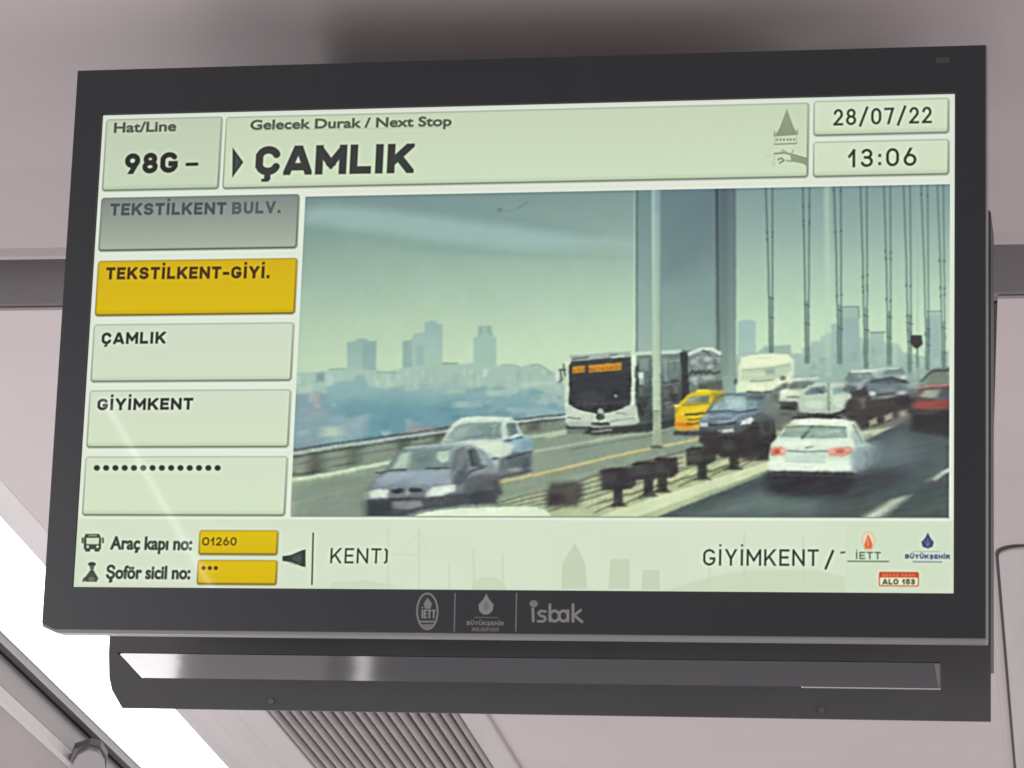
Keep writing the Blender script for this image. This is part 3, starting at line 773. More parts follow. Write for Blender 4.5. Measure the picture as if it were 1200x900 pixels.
# --- traffic behind, right
poly([(860, 462), (940, 455), (1112, 440), (1112, 492), (1010, 505), (860, 505)], (120, 132, 124), (96, 98, 94), 8, .85)
def car(x0, y0, x1, y1, body, glass, dark=(62, 62, 62), lamp=(210, 220, 200), al=1):
    w2, hh = x1 - x0, y1 - y0
    f = lambda u, v: (x0 + u * w2, y0 + v * hh)
    poly([f(0, .78), f(.04, .45), f(.2, .38), f(.3, .06), f(.5, 0), f(.82, .02), f(.96, .36), f(1, .5), f(1, .86), f(.9, 1), f(.05, 1)], body, [a * .86 for a in body], 4, al)
    poly([f(.24, .4), f(.33, .12), f(.8, .1), f(.9, .38)], glass, soft=4, alpha=.9 * al)
    line([f(.25, .42), f(.55, .44), f(.9, .4)], 1.2, [a * .5 for a in body], 3, .6)
    poly([f(.0, .84), f(1, .84), f(.95, 1.06), f(.05, 1.06)], dark, soft=5, alpha=.9 * al)
    ell(*f(.12, .62), w2 * .09, hh * .09, lamp, 3, .8 * al); ell(*f(.86, .62), w2 * .09, hh * .09, lamp, 3, .8 * al)
car(978, 432, 1030, 462, (168, 186, 178), (108, 126, 124)); line([(998, 436), (1026, 434)], 3, (208, 222, 206), 3, .9)
car(1026, 428, 1064, 452, (162, 180, 172), (120, 138, 134)); line([(1028, 433), (1053, 431)], 2.6, (200, 214, 200), 3, .8)
poly([(1010, 452), (1020, 443), (1045, 440), (1062, 446), (1078, 450), (1066, 472), (1014, 474)], (128, 144, 146), (96, 104, 104), 5); line([(1022, 447), (1045, 443), (1064, 449)], 3.4, (66, 74, 76), 4, .85)
ell(1021, 461, 5, 2.6, (196, 206, 196), 3.5, .9); ell(1056, 460, 5, 2.6, (190, 200, 192), 3.5, .9); line([(1028, 463), (1050, 460)], 2, (56, 62, 62), 3, .8); line([(1024, 467), (1048, 465)], 3.2, (150, 148, 144), 4, .7)
poly([(1062, 440), (1075, 430), (1092, 436), (1084, 450), (1066, 452)], (150, 174, 162), soft=6, alpha=.8)
poly([(1090, 436), (1094, 432), (1112, 430), (1112, 456), (1086, 456)], (122, 132, 118), soft=5); line([(1080, 447), (1092, 435), (1112, 433)], 2.6, (70, 78, 74), 4, .9)
car(913, 443, 962, 476, (212, 224, 198), (110, 122, 116)); line([(925, 445), (958, 443)], 3, (200, 214, 200), 3, .9); line([(922, 465), (940, 466)], 2, (110, 118, 104), 3, .7); line([(914, 478), (932, 479)], 3.4, (48, 52, 50), 4, .9)
poly([(934, 470), (940, 460), (948, 452), (958, 449), (985, 449), (994, 455), (999, 466), (990, 480), (976, 484), (938, 484)], (196, 212, 190), (170, 186, 168), 4)
poly([(943, 461), (950, 454), (967, 452), (970, 460), (944, 463)], (122, 140, 140), soft=4); poly([(976, 454), (989, 452), (993, 460), (976, 463)], (150, 176, 168), soft=4); line([(948, 452), (966, 450), (986, 449)], 2, (176, 194, 182), 3, .8); line([(958, 457), (964, 460)], 3, (70, 80, 78), 3, .7)
line([(971, 450), (971, 482)], 2.6, (122, 136, 122), 3, .8); line([(936, 486), (975, 487), (990, 482)], 3, (60, 58, 58), 4, .95); line([(938, 483), (985, 482)], 1.6, (176, 186, 172), 3, .7); line([(930, 489), (985, 489)], 3, (50, 50, 50), 4, .9)
# dark planters and rails of the reserve, right
poly([(985, 486), (1000, 462), (1014, 452), (1022, 470), (1065, 462), (1072, 470), (1068, 484), (1050, 490), (1030, 498), (1010, 502), (1000, 492)], (72, 68, 68), soft=6, alpha=.92)
poly([(1001, 467), (1014, 466), (1015, 478), (1003, 479)], (126, 122, 116), soft=6, alpha=.7)
for x, y in ((1018, 493), (1036, 487), (1053, 483)):
    poly([(x, y), (x + 9, y - 4), (x + 10, y + 3), (x + 1, y + 7)], (178, 178, 152), soft=5, alpha=.85)
# red car
poly([(1068, 476), (1072, 462), (1082, 452), (1112, 450), (1112, 498), (1070, 498)], (120, 92, 90), (72, 70, 72), 6)
poly([(1077, 464), (1084, 457), (1103, 456), (1096, 467)], (158, 168, 152), soft=5); poly([(1100, 462), (1112, 456), (1112, 468), (1096, 470)], (96, 104, 106), soft=5); line([(1074, 454), (1090, 452), (1112, 451)], 2.4, (186, 148, 134), 4, .8)
poly([(1069, 472), (1080, 470), (1112, 469), (1112, 478), (1090, 480), (1072, 478)], (150, 88, 82), soft=6); poly([(1067, 482), (1112, 480), (1112, 512), (1068, 506)], (62, 60, 62), soft=10); line([(1090, 480), (1104, 480)], 2, (110, 108, 108), 4, .5)
# --- taxi
poly([(791, 478), (797, 472), (806, 463), (814, 459), (832, 457), (848, 459), (852, 464), (846, 500), (796, 505), (791, 500)], (214, 194, 44), (206, 176, 30), 4)
poly([(802, 473), (810, 465), (832, 463), (830, 472)], (132, 144, 122), soft=4); line([(818, 458.5), (829, 458)], 3, (226, 212, 70), 3); line([(800, 475), (832, 473)], 1.8, (150, 128, 30), 3, .8)
line([(803, 486), (830, 484)], 2.6, (70, 66, 36), 3.5, .9); line([(806, 492), (826, 490)], 2, (80, 72, 40), 3.5, .8); ell(793, 475.5, 3.4, 1.8, (226, 220, 120), 3); poly([(791, 495), (812, 496), (812, 500), (793, 500)], (214, 116, 30), soft=4, alpha=.9)
line([(793, 485), (801, 485)], 3, (226, 204, 90), 3.5, .8); line([(794, 503), (830, 502)], 2.4, (196, 150, 100), 4, .7); line([(792, 508), (850, 508)], 5, (64, 66, 62), 5, .9); line([(806, 497), (820, 496)], 2, (70, 40, 24), 4, .8)
# --- dark saloon
poly([(820, 494), (828, 482), (838, 466), (848, 461), (870, 460), (895, 462), (902, 470), (908, 484), (908, 510), (900, 530), (880, 536), (830, 530), (820, 516)], (124, 140, 146), (64, 64, 64), 4)
poly([(833, 481), (842, 467), (850, 463), (886, 463), (887, 478), (862, 483)], (142, 166, 166), soft=4); poly([(850, 468), (868, 464), (866, 478), (852, 480)], (168, 192, 188), soft=8, alpha=.6); poly([(889, 466), (897, 467), (900, 476), (888, 480)], (112, 128, 132), soft=4)
line([(840, 465), (856, 462), (880, 464), (897, 464)], 1.6, (78, 92, 98), 3, .8); line([(829, 483), (850, 481), (868, 483), (886, 480)], 1.8, (58, 74, 86), 3, .9); poly([(826, 484), (860, 483), (884, 484), (872, 496), (838, 497), (822, 492)], (112, 130, 142), soft=6, alpha=.8)
poly([(869, 494), (880, 489), (884, 491), (880, 497), (868, 498)], (212, 220, 214), soft=3.5); poly([(820, 495), (829, 495), (830, 500), (821, 500)], (186, 198, 192), soft=4); line([(842, 494), (858, 493), (864, 488)], 2.6, (166, 180, 184), 4, .7)
line([(832, 498), (848, 499), (862, 495)], 2.6, (54, 60, 66), 3.5, .8); poly([(841, 504), (860, 502), (861, 506), (842, 508)], (196, 204, 196), soft=4); line([(888, 486), (900, 480), (906, 478)], 2, (54, 62, 66), 3.5, .8)
poly([(822, 510), (866, 508), (886, 494), (907, 492), (908, 528), (880, 540), (830, 532)], (66, 62, 62), soft=8, alpha=.92)
# --- planters in front
DK = (68, 66, 66)
def planter(x0, y0, x1, y1, legx=None, legy=None, sk=5, so=5):
    poly([(x0, y0), (x0 + sk, y0 - 3), (x1, y0 - sk), (x1 + 2, y1 - 6), (x1 - 6, y1), (x0 + 1, y1 + 2)], DK, (60, 60, 60), so, .95)
    line([(x0, y0), (x0 + (x1 - x0) * .5, y0 - 1)], 2.2, (40, 42, 40), 3.5, .7)
    if legx:
        poly([(legx, y1 - 4), (legx + 11, y1 - 5), (legx + 11, legy - 3), (legx + 16, legy + 1), (legx - 7, legy + 2), (legx, legy - 3)], (58, 58, 56), soft=5, alpha=.95)
        line([(legx - 6, legy + 1), (legx - 22, legy + 9)], 2, (88, 90, 74), 4, .8)
poly([(645, 566), (668, 564), (683, 565), (684, 580), (676, 594), (640, 594), (641, 578)], (80, 78, 76), soft=12, alpha=.95)
planter(704, 552, 744, 573, 719, 592); planter(742, 544, 793, 560, 755, 581); planter(768, 539, 793, 556, 771, 576, 3)
planter(804, 527, 838, 544, 818, 561); planter(842, 514, 877, 533, 855, 549); planter(882, 502, 908, 522, 890, 538)
poly([(820, 505), (846, 505), (846, 518), (820, 518)], (66, 64, 64), soft=7, alpha=.8)
# --- white saloon seen from behind
poly([(898, 556), (1000, 558), (1030, 540), (1056, 545), (1050, 566), (1010, 584), (940, 586), (898, 580)], (70, 76, 78), soft=16, alpha=.9)
poly([(1000, 520), (1020, 512), (1060, 520), (1050, 560), (1005, 570)], (92, 104, 106), soft=22, alpha=.8)
poly([(901, 536), (903, 520), (912, 512), (918, 502), (928, 493), (945, 490.5), (985, 491), (1001, 494), (1008, 506), (1014, 518), (1026, 524), (1024, 540), (1014, 552), (1000, 556), (930, 554), (902, 552)], (214, 228, 208), (196, 216, 200), 4)
poly([(1002, 496), (1010, 510), (1016, 520), (1026, 524), (1022, 542), (1010, 552), (1000, 553), (1003, 530), (998, 512)], (166, 184, 178), soft=10, alpha=.85)
poly([(914, 512), (922, 500), (936, 499), (991, 500), (993, 513), (960, 514)], (142, 166, 150), soft=3.5); line([(921, 501), (940, 499), (991, 501)], 1.8, (84, 98, 92), 3, .8); line([(940, 513), (948, 504), (952, 500)], 3, (72, 84, 80), 3.5, .7)
poly([(950, 503), (984, 503), (986, 510), (955, 512)], (160, 184, 168), soft=7, alpha=.6); line([(1000, 498), (1010, 517)], 2.6, (130, 150, 144), 4, .8)
poly([(903, 525), (916, 523), (922, 527), (920, 533), (904, 534)], (204, 132, 112), soft=5); ell(911, 529, 4, 2.2, (170, 84, 70), 4, .8); poly([(916, 524), (922, 525), (920, 532), (914, 532)], (220, 168, 148), soft=4, alpha=.7)
poly([(970, 527), (980, 524), (998, 523), (1000, 531), (988, 535), (972, 534)], (210, 150, 130), soft=5); ell(984, 529, 5, 2, (180, 104, 88), 4, .8)
line([(924, 528), (940, 529.5), (969, 528.5)], 2, (96, 112, 100), 3.5, .9); line([(945, 525), (952, 523)], 2.2, (72, 84, 78), 3, .8); line([(936, 531), (960, 532)], 1.2, (170, 190, 172), 3, .6)
poly([(899, 552), (930, 551), (1000, 553), (1006, 560), (990, 578), (930, 580), (898, 574)], (62, 62, 64), soft=7, alpha=.98)
line([(903, 549), (950, 550), (1000, 548)], 3.5, (222, 236, 212), 5, .6); poly([(1004, 530), (1026, 520), (1040, 530), (1030, 556), (1004, 562)], (110, 124, 126), soft=22, alpha=.6)
# --- pale saloon behind, left
poly([(514, 524), (522, 510), (530, 497), (540, 490), (560, 488), (598, 489), (606, 494), (612, 508), (622, 516), (626, 530), (620, 552), (600, 558), (560, 555), (514, 540)], (202, 218, 200), (160, 178, 178), 4)
poly([(523, 515), (534, 500), (546, 496), (587, 495), (588, 514), (545, 516)], (136, 156, 150), soft=4); poly([(560, 502), (572, 497), (586, 497), (586, 512), (574, 514)], (120, 142, 136), soft=6, alpha=.8); line([(575, 500), (582, 498), (578, 510)], 2, (168, 186, 172), 4, .7)
poly([(594, 496), (604, 495), (608, 508), (596, 513)], (104, 124, 122), soft=4); line([(591, 494), (591, 514)], 3, (196, 212, 196), 3.5, .9); line([(522, 518), (545, 516)], 2, (104, 120, 114), 3.5, .6)
poly([(590, 520), (604, 510), (620, 512), (626, 522), (600, 534), (586, 540)], (140, 172, 182), soft=6, alpha=.85); line([(591, 518), (602, 514), (612, 512)], 2.6, (60, 84, 94), 3.5, .85); poly([(596, 512), (606, 508), (610, 510), (600, 515)], (204, 220, 210), soft=4, alpha=.9)
poly([(586, 536), (600, 530), (625, 528), (622, 552), (598, 560), (582, 558)], (102, 110, 112), soft=7, alpha=.9); line([(596, 537), (624, 529)], 2.4, (60, 68, 70), 4, .8); ell(603, 550, 7, 3, (156, 164, 158), 5, .7); line([(582, 560), (622, 552)], 3, (74, 72, 68), 5, .8); line([(578, 538), (584, 537)], 2.6, (60, 72, 70), 3.5, .8)
# --- grey-blue saloon, front left
poly([(431, 584), (432, 574), (438, 560), (452, 552), (458, 540), (468, 528), (480, 523), (520, 520), (556, 520), (566, 526), (576, 540), (584, 556), (586, 574), (580, 590), (540, 592), (500, 597), (470, 606), (430, 606)], (146, 162, 164), (108, 114, 118), 4)
poly([(456, 552), (466, 534), (474, 528), (530, 525), (528, 547), (500, 551)], (122, 142, 138), soft=4); poly([(460, 550), (470, 532), (480, 529), (478, 549)], (170, 190, 174), soft=6, alpha=.85); poly([(512, 530), (528, 528), (526, 540), (518, 543), (512, 538)], (184, 206, 184), soft=5, alpha=.9)
poly([(486, 534), (508, 531), (508, 546), (486, 548)], (124, 142, 140), soft=6, alpha=.8); line([(482, 531), (480, 550)], 2.4, (156, 172, 164), 4, .8); line([(500, 549), (526, 549)], 2.4, (58, 66, 66), 3, .9); line([(441, 554.5), (448, 554), (460, 551), (476, 551)], 2.4, (58, 66, 66), 3.5, .9)
line([(453, 553), (462, 536), (472, 527), (490, 523)], 1.8, (92, 106, 102), 3, .8); line([(474, 525), (520, 521.5), (552, 521)], 2, (178, 194, 184), 3.5, .8)
poly([(444, 560), (456, 553), (500, 552), (530, 550), (526, 566), (500, 570), (436, 572)], (142, 158, 166), (138, 152, 160), 6, .9)
poly([(534, 528), (544, 523), (550, 540), (544, 566), (530, 572), (528, 552)], (98, 108, 110), soft=6, alpha=.85); line([(538, 548), (532, 556), (528, 566)], 3, (146, 158, 158), 4, .7)
poly([(548, 528), (555, 524), (562, 532), (572, 546), (568, 547), (552, 548)], (92, 102, 102), soft=4); poly([(558, 526), (568, 536), (573, 546), (564, 544)], (160, 178, 172), soft=4, alpha=.8); line([(551, 529), (554, 544)], 3, (56, 62, 64), 4, .8)
poly([(500, 553), (530, 551), (528, 566), (498, 570), (470, 570)], (158, 172, 180), soft=9, alpha=.6)
poly([(536, 530), (546, 525), (549, 532), (540, 552), (534, 552)], (122, 134, 132), soft=6, alpha=.8)
line([(552, 558), (570, 550), (584, 552)], 2.4, (138, 148, 148), 4, .7); line([(540, 572), (560, 562), (584, 562)], 3, (112, 118, 120), 5, .7)
poly([(560, 566), (584, 560), (584, 584), (566, 588)], (76, 80, 82), soft=9, alpha=.7)
line([(546, 560), (552, 552), (566, 548)], 2.4, (54, 60, 64), 3.5, .8); poly([(546, 562), (560, 556), (584, 556), (586, 578), (560, 588), (540, 590)], (92, 96, 98), soft=8, alpha=.85)
poly([(432, 576), (442, 573), (456, 574), (454, 583), (434, 584)], (204, 216, 204), soft=5); poly([(499, 578), (506, 571), (524, 568), (534, 568), (534, 576), (514, 582), (500, 583)], (206, 218, 206), soft=5)
ell(466.5, 575.5, 8, 3, (58, 66, 70), 3.5, .95); ell(487, 574.5, 8.5, 3, (54, 62, 66), 3.5, .95); line([(478, 570), (478, 580)], 2.2, (170, 182, 182), 3.5, .8); line([(455, 585), (495, 584)], 2, (56, 60, 62), 4, .8)
poly([(430, 586), (460, 585), (500, 584), (540, 578), (580, 574), (582, 590), (540, 592), (500, 597), (470, 606), (430, 606)], (74, 78, 82), soft=6, alpha=.9); poly([(459, 588), (494, 587), (496, 593), (480, 597), (460, 596)], (140, 144, 144), soft=6, alpha=.85); line([(582, 566), (586, 578)], 5, (58, 62, 66), 6, .8)
# ---- second pass: light and dark inside the vehicles
P_ = lambda pts, c, s=8, a=.6: poly(pts, c, soft=s, alpha=a)
# white saloon: bumper, lid, lamps, flank running into the blur
P_([(902, 538), (950, 541), (1002, 538), (1000, 550), (950, 552), (903, 549)], (226, 238, 216), 7, .8)
P_([(918, 532), (968, 533), (966, 542), (922, 541)], (190, 210, 192), 6, .8); line([(921, 541), (967, 542)], 1.2, (160, 180, 164), 5, .6)
P_([(908, 516), (950, 517), (1000, 515), (1003, 523), (950, 524), (906, 522)], (224, 238, 216), 6, .7)
P_([(930, 492), (985, 492), (996, 497), (930, 498)], (230, 240, 218), 4, .8)
P_([(996, 530), (1010, 524), (1024, 526), (1022, 542), (1008, 552), (998, 552)], (150, 168, 166), 12, .8); line([(1006, 523), (1016, 521), (1026, 524)], 1.8, (204, 220, 204), 5, .7)
line([(1014, 530), (1018, 538), (1014, 548)], 2.6, (92, 106, 108), 7, .6)
P_([(1026, 520), (1056, 512), (1072, 530), (1060, 556), (1024, 560)], (112, 124, 126), 40, .55); P_([(1006, 552), (1050, 548), (1070, 560), (1040, 572), (1004, 574)], (66, 70, 72), 26, .7)
P_([(898, 556), (990, 558), (1004, 566), (990, 580), (910, 580)], (56, 57, 60), 9, .8); line([(903, 556), (960, 557), (1000, 558)], 1.6, (92, 104, 100), 6, .5)
line([(924, 505), (936, 503), (948, 504)], 4, (160, 182, 166), 6, .6); line([(960, 508), (984, 505)], 3, (176, 196, 180), 6, .6)
ell(918, 528.5, 3, 2, (232, 190, 172), 5, .7); ell(975, 529, 4, 2.4, (234, 186, 164), 5, .7); ell(993, 527, 3, 2, (228, 176, 158), 5, .6)
# bus flank: sky and people in the glass
for (x, y, w_2, h_2, c, a) in ((749, 420, 12, 14, (138, 158, 150), .7), (776, 419, 8, 20, (132, 152, 144), .8), (788, 420, 6, 16, (104, 122, 116), .8), (778, 440, 6, 6, (146, 164, 156), .7), (786, 444, 9, 8, (66, 72, 72), .8),
                             (750, 444, 10, 9, (120, 136, 130), .6), (776, 456, 8, 10, (108, 118, 112), .7), (786, 462, 8, 10, (62, 64, 64), .8), (780, 474, 10, 5, (132, 140, 130), .6), (751, 466, 9, 12, (60, 64, 64), .7),
                             (749, 456, 5, 6, (140, 152, 144), .5), (790, 452, 5, 8, (126, 138, 132), .6), (776, 480, 18, 5, (104, 110, 102), .6)):
    P_([(x, y), (x + w_2, y), (x + w_2 - 1, y + h_2), (x + 1, y + h_2)], c, 7, a)
line([(778, 424), (796, 422)], 1.6, (160, 178, 168), 5, .6); line([(783, 422), (783, 445)], 1.2, (72, 84, 80), 4, .6); line([(777, 452), (796, 449)], 1.6, (154, 166, 156), 5, .5)
for (x, y, rx, ry, c) in ((812, 424, 3, 4, (178, 194, 186)), (822, 424, 4, 5, (108, 120, 118)), (829, 421, 4, 3, (196, 208, 198)), (838, 424, 4, 5, (90, 104, 104)), (816, 430, 4, 3, (130, 146, 140)), (832, 430, 4, 3, (176, 190, 182)), (814, 444, 4, 3, (186, 198, 188)), (830, 443, 8, 2, (176, 190, 180)), (812, 455, 4, 6, (112, 120, 112))):
    ell(x, y, rx, ry, c, 6, .7)
line([(808, 419), (824, 415), (842, 418)], 2, (118, 132, 126), 5, .6)
P_([(664, 492), (690, 495), (700, 500), (668, 500)], (170, 184, 168), 6, .7); P_([(716, 488), (744, 482), (746, 492), (718, 499)], (190, 204, 186), 6, .7); line([(716, 494), (742, 490)], 1.6, (116, 128, 114), 5, .6)
P_([(676, 462), (694, 458), (710, 462), (712, 478), (684, 474)], (84, 86, 90), 12, .5); P_([(676, 442), (730, 438), (732, 446), (676, 450)], (60, 62, 66), 10, .6); line([(676, 470), (700, 474)], 2, (104, 110, 110), 6, .5)
# dark saloon
P_([(838, 468), (846, 466), (840, 480), (834, 480)], (178, 198, 192), 6, .6); P_([(852, 470), (866, 467), (876, 470), (872, 478), (856, 479)], (182, 204, 198), 9, .6); P_([(874, 466), (884, 466), (885, 476), (876, 477)], (120, 140, 140), 6, .7)
line([(832, 488), (848, 486), (858, 488)], 3, (158, 176, 184), 7, .6); line([(860, 490), (870, 485), (884, 484)], 3, (148, 164, 170), 7, .6); P_([(822, 486), (832, 484), (830, 492), (821, 494)], (150, 168, 174), 6, .7)
P_([(888, 488), (906, 484), (907, 506), (892, 514)], (84, 88, 88), 9, .7); ell(899, 500, 4, 7, (58, 60, 60), 7, .7); line([(888, 484), (904, 479)], 2.2, (150, 164, 166), 6, .6); P_([(826, 502), (840, 500), (850, 500), (846, 503), (830, 506)], (96, 102, 104), 6, .6)
line([(842, 499), (860, 500)], 1.6, (128, 138, 140), 5, .6); P_([(822, 516), (880, 512), (900, 512), (900, 530), (850, 536)], (60, 56, 56), 14, .6)
# taxi
P_([(797, 478), (830, 475), (826, 482), (795, 485)], (226, 208, 54), 6, .7); P_([(806, 466), (818, 464), (812, 472), (804, 472)], (164, 176, 150), 6, .6); P_([(822, 465), (832, 464), (830, 471), (820, 472)], (98, 110, 96), 6, .6); P_([(792, 487), (802, 487), (802, 494), (792, 494)], (226, 168, 36), 6, .7); line([(806, 488.5), (828, 487)], 1.6, (226, 200, 60), 5, .7)
P_([(834, 460), (850, 460), (846, 470), (836, 476)], (120, 116, 66), 7, .6)
# cars beyond, planters between
P_([(868, 418), (900, 416), (924, 417), (926, 424), (896, 428), (870, 430)], (226, 236, 204), 7, .7); P_([(872, 450), (900, 450), (914, 446), (906, 456), (880, 458)], (224, 234, 200), 6, .7); line([(874, 440), (896, 438)], 3, (204, 218, 190), 6, .6)
for (x, y, rx, ry, c, a) in ((925, 452, 9, 3, (92, 104, 98), .7), (922, 460, 8, 4, (224, 234, 210), .8), (948, 448, 8, 3, (120, 134, 126), .6), (955, 474, 12, 5, (202, 216, 196), .8), (984, 470, 8, 7, (206, 220, 200), .7), (958, 458, 8, 3, (96, 112, 112), .7), (983, 457, 5, 3, (120, 144, 140), .7),
                             (1000, 445, 10, 4, (108, 124, 126), .7), (1012, 441, 10, 3, (150, 168, 166), .6), (996, 456, 8, 5, (78, 82, 84), .7), (1040, 447, 14, 3, (84, 94, 98), .7), (1040, 457, 12, 3, (130, 142, 144), .7), (1000, 475, 10, 8, (72, 68, 68), .8), (1028, 472, 14, 5, (76, 70, 70), .8), (1060, 470, 10, 6, (66, 62, 64), .8),
                             (1068, 452, 8, 4, (160, 178, 168), .6), (1090, 462, 9, 4, (168, 178, 160), .6), (1106, 460, 6, 5, (84, 92, 94), .7), (1082, 474, 8, 2.4, (160, 88, 80), .6), (1104, 474, 7, 2, (140, 72, 68), .7), (1090, 492, 20, 7, (58, 56, 58), .8), (1086, 484, 14, 2, (98, 90, 90), .6),
                             (885, 466, 10, 3, (70, 78, 76), .7), (930, 486, 16, 3, (92, 98, 92), .7), (905, 480, 10, 8, (122, 130, 118), .6), (925, 500, 10, 6, (150, 154, 132), .5)):
    ell(x, y, rx, ry, c, 7, a)
# pale saloon left: roof, bonnet, flank
P_([(546, 518), (588, 517), (604, 522), (598, 532), (586, 538), (560, 524)], (222, 234, 208), 7, .7); line([(532, 498), (545, 491), (598, 491)], 2.2, (214, 228, 210), 5, .7); P_([(527, 513), (538, 501), (552, 499), (544, 512)], (160, 178, 168), 7, .6); line([(548, 514), (572, 509), (586, 511)], 2.6, (100, 120, 116), 6, .6)
P_([(596, 538), (622, 534), (622, 544), (598, 550)], (84, 92, 94), 8, .6); P_([(612, 514), (624, 518), (626, 528), (612, 528)], (116, 148, 160), 8, .6); ell(616, 546, 4, 7, (70, 74, 76), 8, .6)
# front saloon
P_([(470, 533), (482, 530), (476, 547), (462, 549)], (186, 204, 186), 7, .6); P_([(488, 536), (506, 534), (506, 546), (490, 547)], (106, 124, 122), 7, .6); P_([(440, 562), (458, 554), (500, 553), (480, 562), (445, 568)], (164, 178, 184), 9, .6); P_([(458, 568), (500, 567), (505, 572), (460, 572)], (120, 134, 142), 8, .6)
P_([(434, 578), (446, 575), (454, 577), (450, 581), (436, 582)], (222, 232, 218), 5, .7); P_([(506, 576), (520, 571), (532, 571), (524, 577), (508, 580)], (224, 232, 220), 5, .7); P_([(538, 552), (548, 548), (546, 566), (534, 572)], (84, 94, 96), 9, .6)
P_([(432, 592), (458, 590), (460, 604), (432, 604)], (62, 66, 70), 9, .7); P_([(500, 588), (540, 583), (560, 586), (520, 594)], (84, 88, 90), 9, .6); ell(560, 581, 8, 8, (66, 70, 72), 12, .6)
# planters: soft highlights and shade dabbed on the faces
for (x, y, c) in ((715, 560, (84, 82, 80)), (730, 556, (58, 56, 56)), (752, 552, (80, 78, 76)), (776, 548, (86, 84, 82)), (815, 536, (84, 82, 80)), (830, 533, (60, 58, 58)), (855, 522, (82, 80, 78)), (668, 578, (92, 90, 86)), (652, 585, (66, 64, 64)), (868, 520, (58, 56, 56)), (785, 545, (58, 56, 56))):
    ell(x, y, 8, 6, c, 12, .7)
poly([(478, 608), (498, 601), (520, 596.5), (565, 594), (622, 594), (640, 598), (648, 608)], (214, 227, 200), soft=5); line([(484, 603), (504, 598.5), (540, 594.5), (600, 593)], 1.6, (104, 116, 108), 4, .6)
def dirblur(x0, y0, x1, y1, n, slope=-.24, feather=26, k=1.0):
    q = T([(x0, y0), (x1, y1)])
    a, b_ = np.maximum(q[0].astype(int), [vx[0], vx[1]]), np.minimum(q[1].astype(int), [vx[2], vx[3]])
    s = cv[a[1]:b_[1], a[0]:b_[0]]
    hh, ww = s.shape[:2]
    yi, xi = np.mgrid[0:hh, 0:ww]
    acc = np.zeros_like(s)
    m = 0
    for t in np.linspace(-n / 2, n / 2, max(3, int(n))):
        acc += s[np.clip(yi + int(round(t * slope)), 0, hh - 1), np.clip(xi + int(round(t)), 0, ww - 1)]
        m += 1
    acc /= m
    e = np.minimum(np.minimum(xi, ww - 1 - xi), np.minimum(yi, hh - 1 - yi)).astype(np.float32)
    if y1 >= 606:
        e = np.minimum(np.minimum(xi, ww - 1 - xi), yi).astype(np.float32)
    if x0 <= 342:
        e = np.minimum(ww - 1 - xi, np.minimum(yi, hh - 1 - yi) if y1 < 606 else yi).astype(np.float32)
    mk = (smooth(e / feather) * k)[..., None]
    s[:] = s * (1 - mk) + acc * mk
dirblur(341, 478, 436, 606, 30, -.2, 20)
dirblur(341, 440, 660, 530, 7, -.1, 20, .8)
dirblur(400, 505, 650, 606, 7, -.1, 30)
dirblur(560, 540, 720, 592, 16, -.26, 40, .8)
dirblur(1000, 500, 1112, 606, 40, -.3, 60)
dirblur(1040, 440, 1112, 520, 12, -.06, 24)
dirblur(880, 545, 1060, 606, 26, -.05, 26, .9)
dirblur(860, 410, 1112, 500, 5, -.05, 20, .9)
dirblur(690, 500, 910, 606, 5, -.25, 20, .9)
# the eye of the camera bends every edge a little: irregular warp, then streaks and blotches of a compressed still
s_ = cv[vx[1]:vx[3], vx[0]:vx[2]]
w1 = noise2(h_, w_, 22, 21) * 1.6 + noise2(h_, w_, 9, 22) * 1.5
w2_ = noise2(h_, w_, 22, 23) * 1.2 + noise2(h_, w_, 9, 24) * 1.3
gy, gx = np.mgrid[0:h_, 0:w_].astype(np.float32)
sx_ = np.clip(gx + w1 * np.clip(ty * 2 - .1, .22, 1), 0, w_ - 1.01); sy_ = np.clip(gy + w2_ * np.clip(ty * 3, .2, 1), 0, h_ - 1.01)
ix, iy = sx_.astype(int), sy_.astype(int)
fx, fy = (sx_ - ix)[..., None], (sy_ - iy)[..., None]
wp = (s_[iy, ix] * (1 - fx) + s_[iy, ix + 1] * fx) * (1 - fy) + (s_[iy + 1, ix] * (1 - fx) + s_[iy + 1, ix + 1] * fx) * fy
s_[:] = blur1(blur1(wp, 1.5, 1), 1.1, 0)
skew = (gy + (gx - w_ / 2) * .20)
def streak(cx, cy, seed):
    g = np.random.default_rng(seed).random((int(1500 / cy) + 4, int(w_ / cx) + 4)).astype(np.float32)
    a, b_ = (skew + 260) / cy, gx / cx
    ai, bi = a.astype(int), b_.astype(int)
    fa, fb = a - ai, b_ - bi
    fa = fa * fa * (3 - 2 * fa); fb = fb * fb * (3 - 2 * fb)
    return (g[ai, bi] * (1 - fb) + g[ai, bi + 1] * fb) * (1 - fa) + (g[ai + 1, bi] * (1 - fb) + g[ai + 1, bi + 1] * fb) * fa - .5
low = np.clip((ty - .70) * 7, 0, 1)
stk = streak(80, 9, 31) * .6 + streak(34, 6, 32) * .35 + streak(150, 24, 33) * .7
lum = s_.mean(-1)
dk = np.clip((.45 - lum) * 4, 0, 1)
s_ += (stk * low * (.036 + .022 * dk))[..., None]
g1 = np.abs(np.gradient(lum, axis=0)) + np.abs(np.gradient(lum, axis=1))
act = np.clip(blur1(blur1(g1, 9, 0), 9, 1) * 26, 0, 1)
det = noise2(h_, w_, 8, 51) * .5 + noise2(h_, w_, 5, 52) * .45 + streak(26, 6, 53) * .5
s_ += (det * act * np.clip((ty - .42) * 6, 0.1, 1) * .15)[..., None]
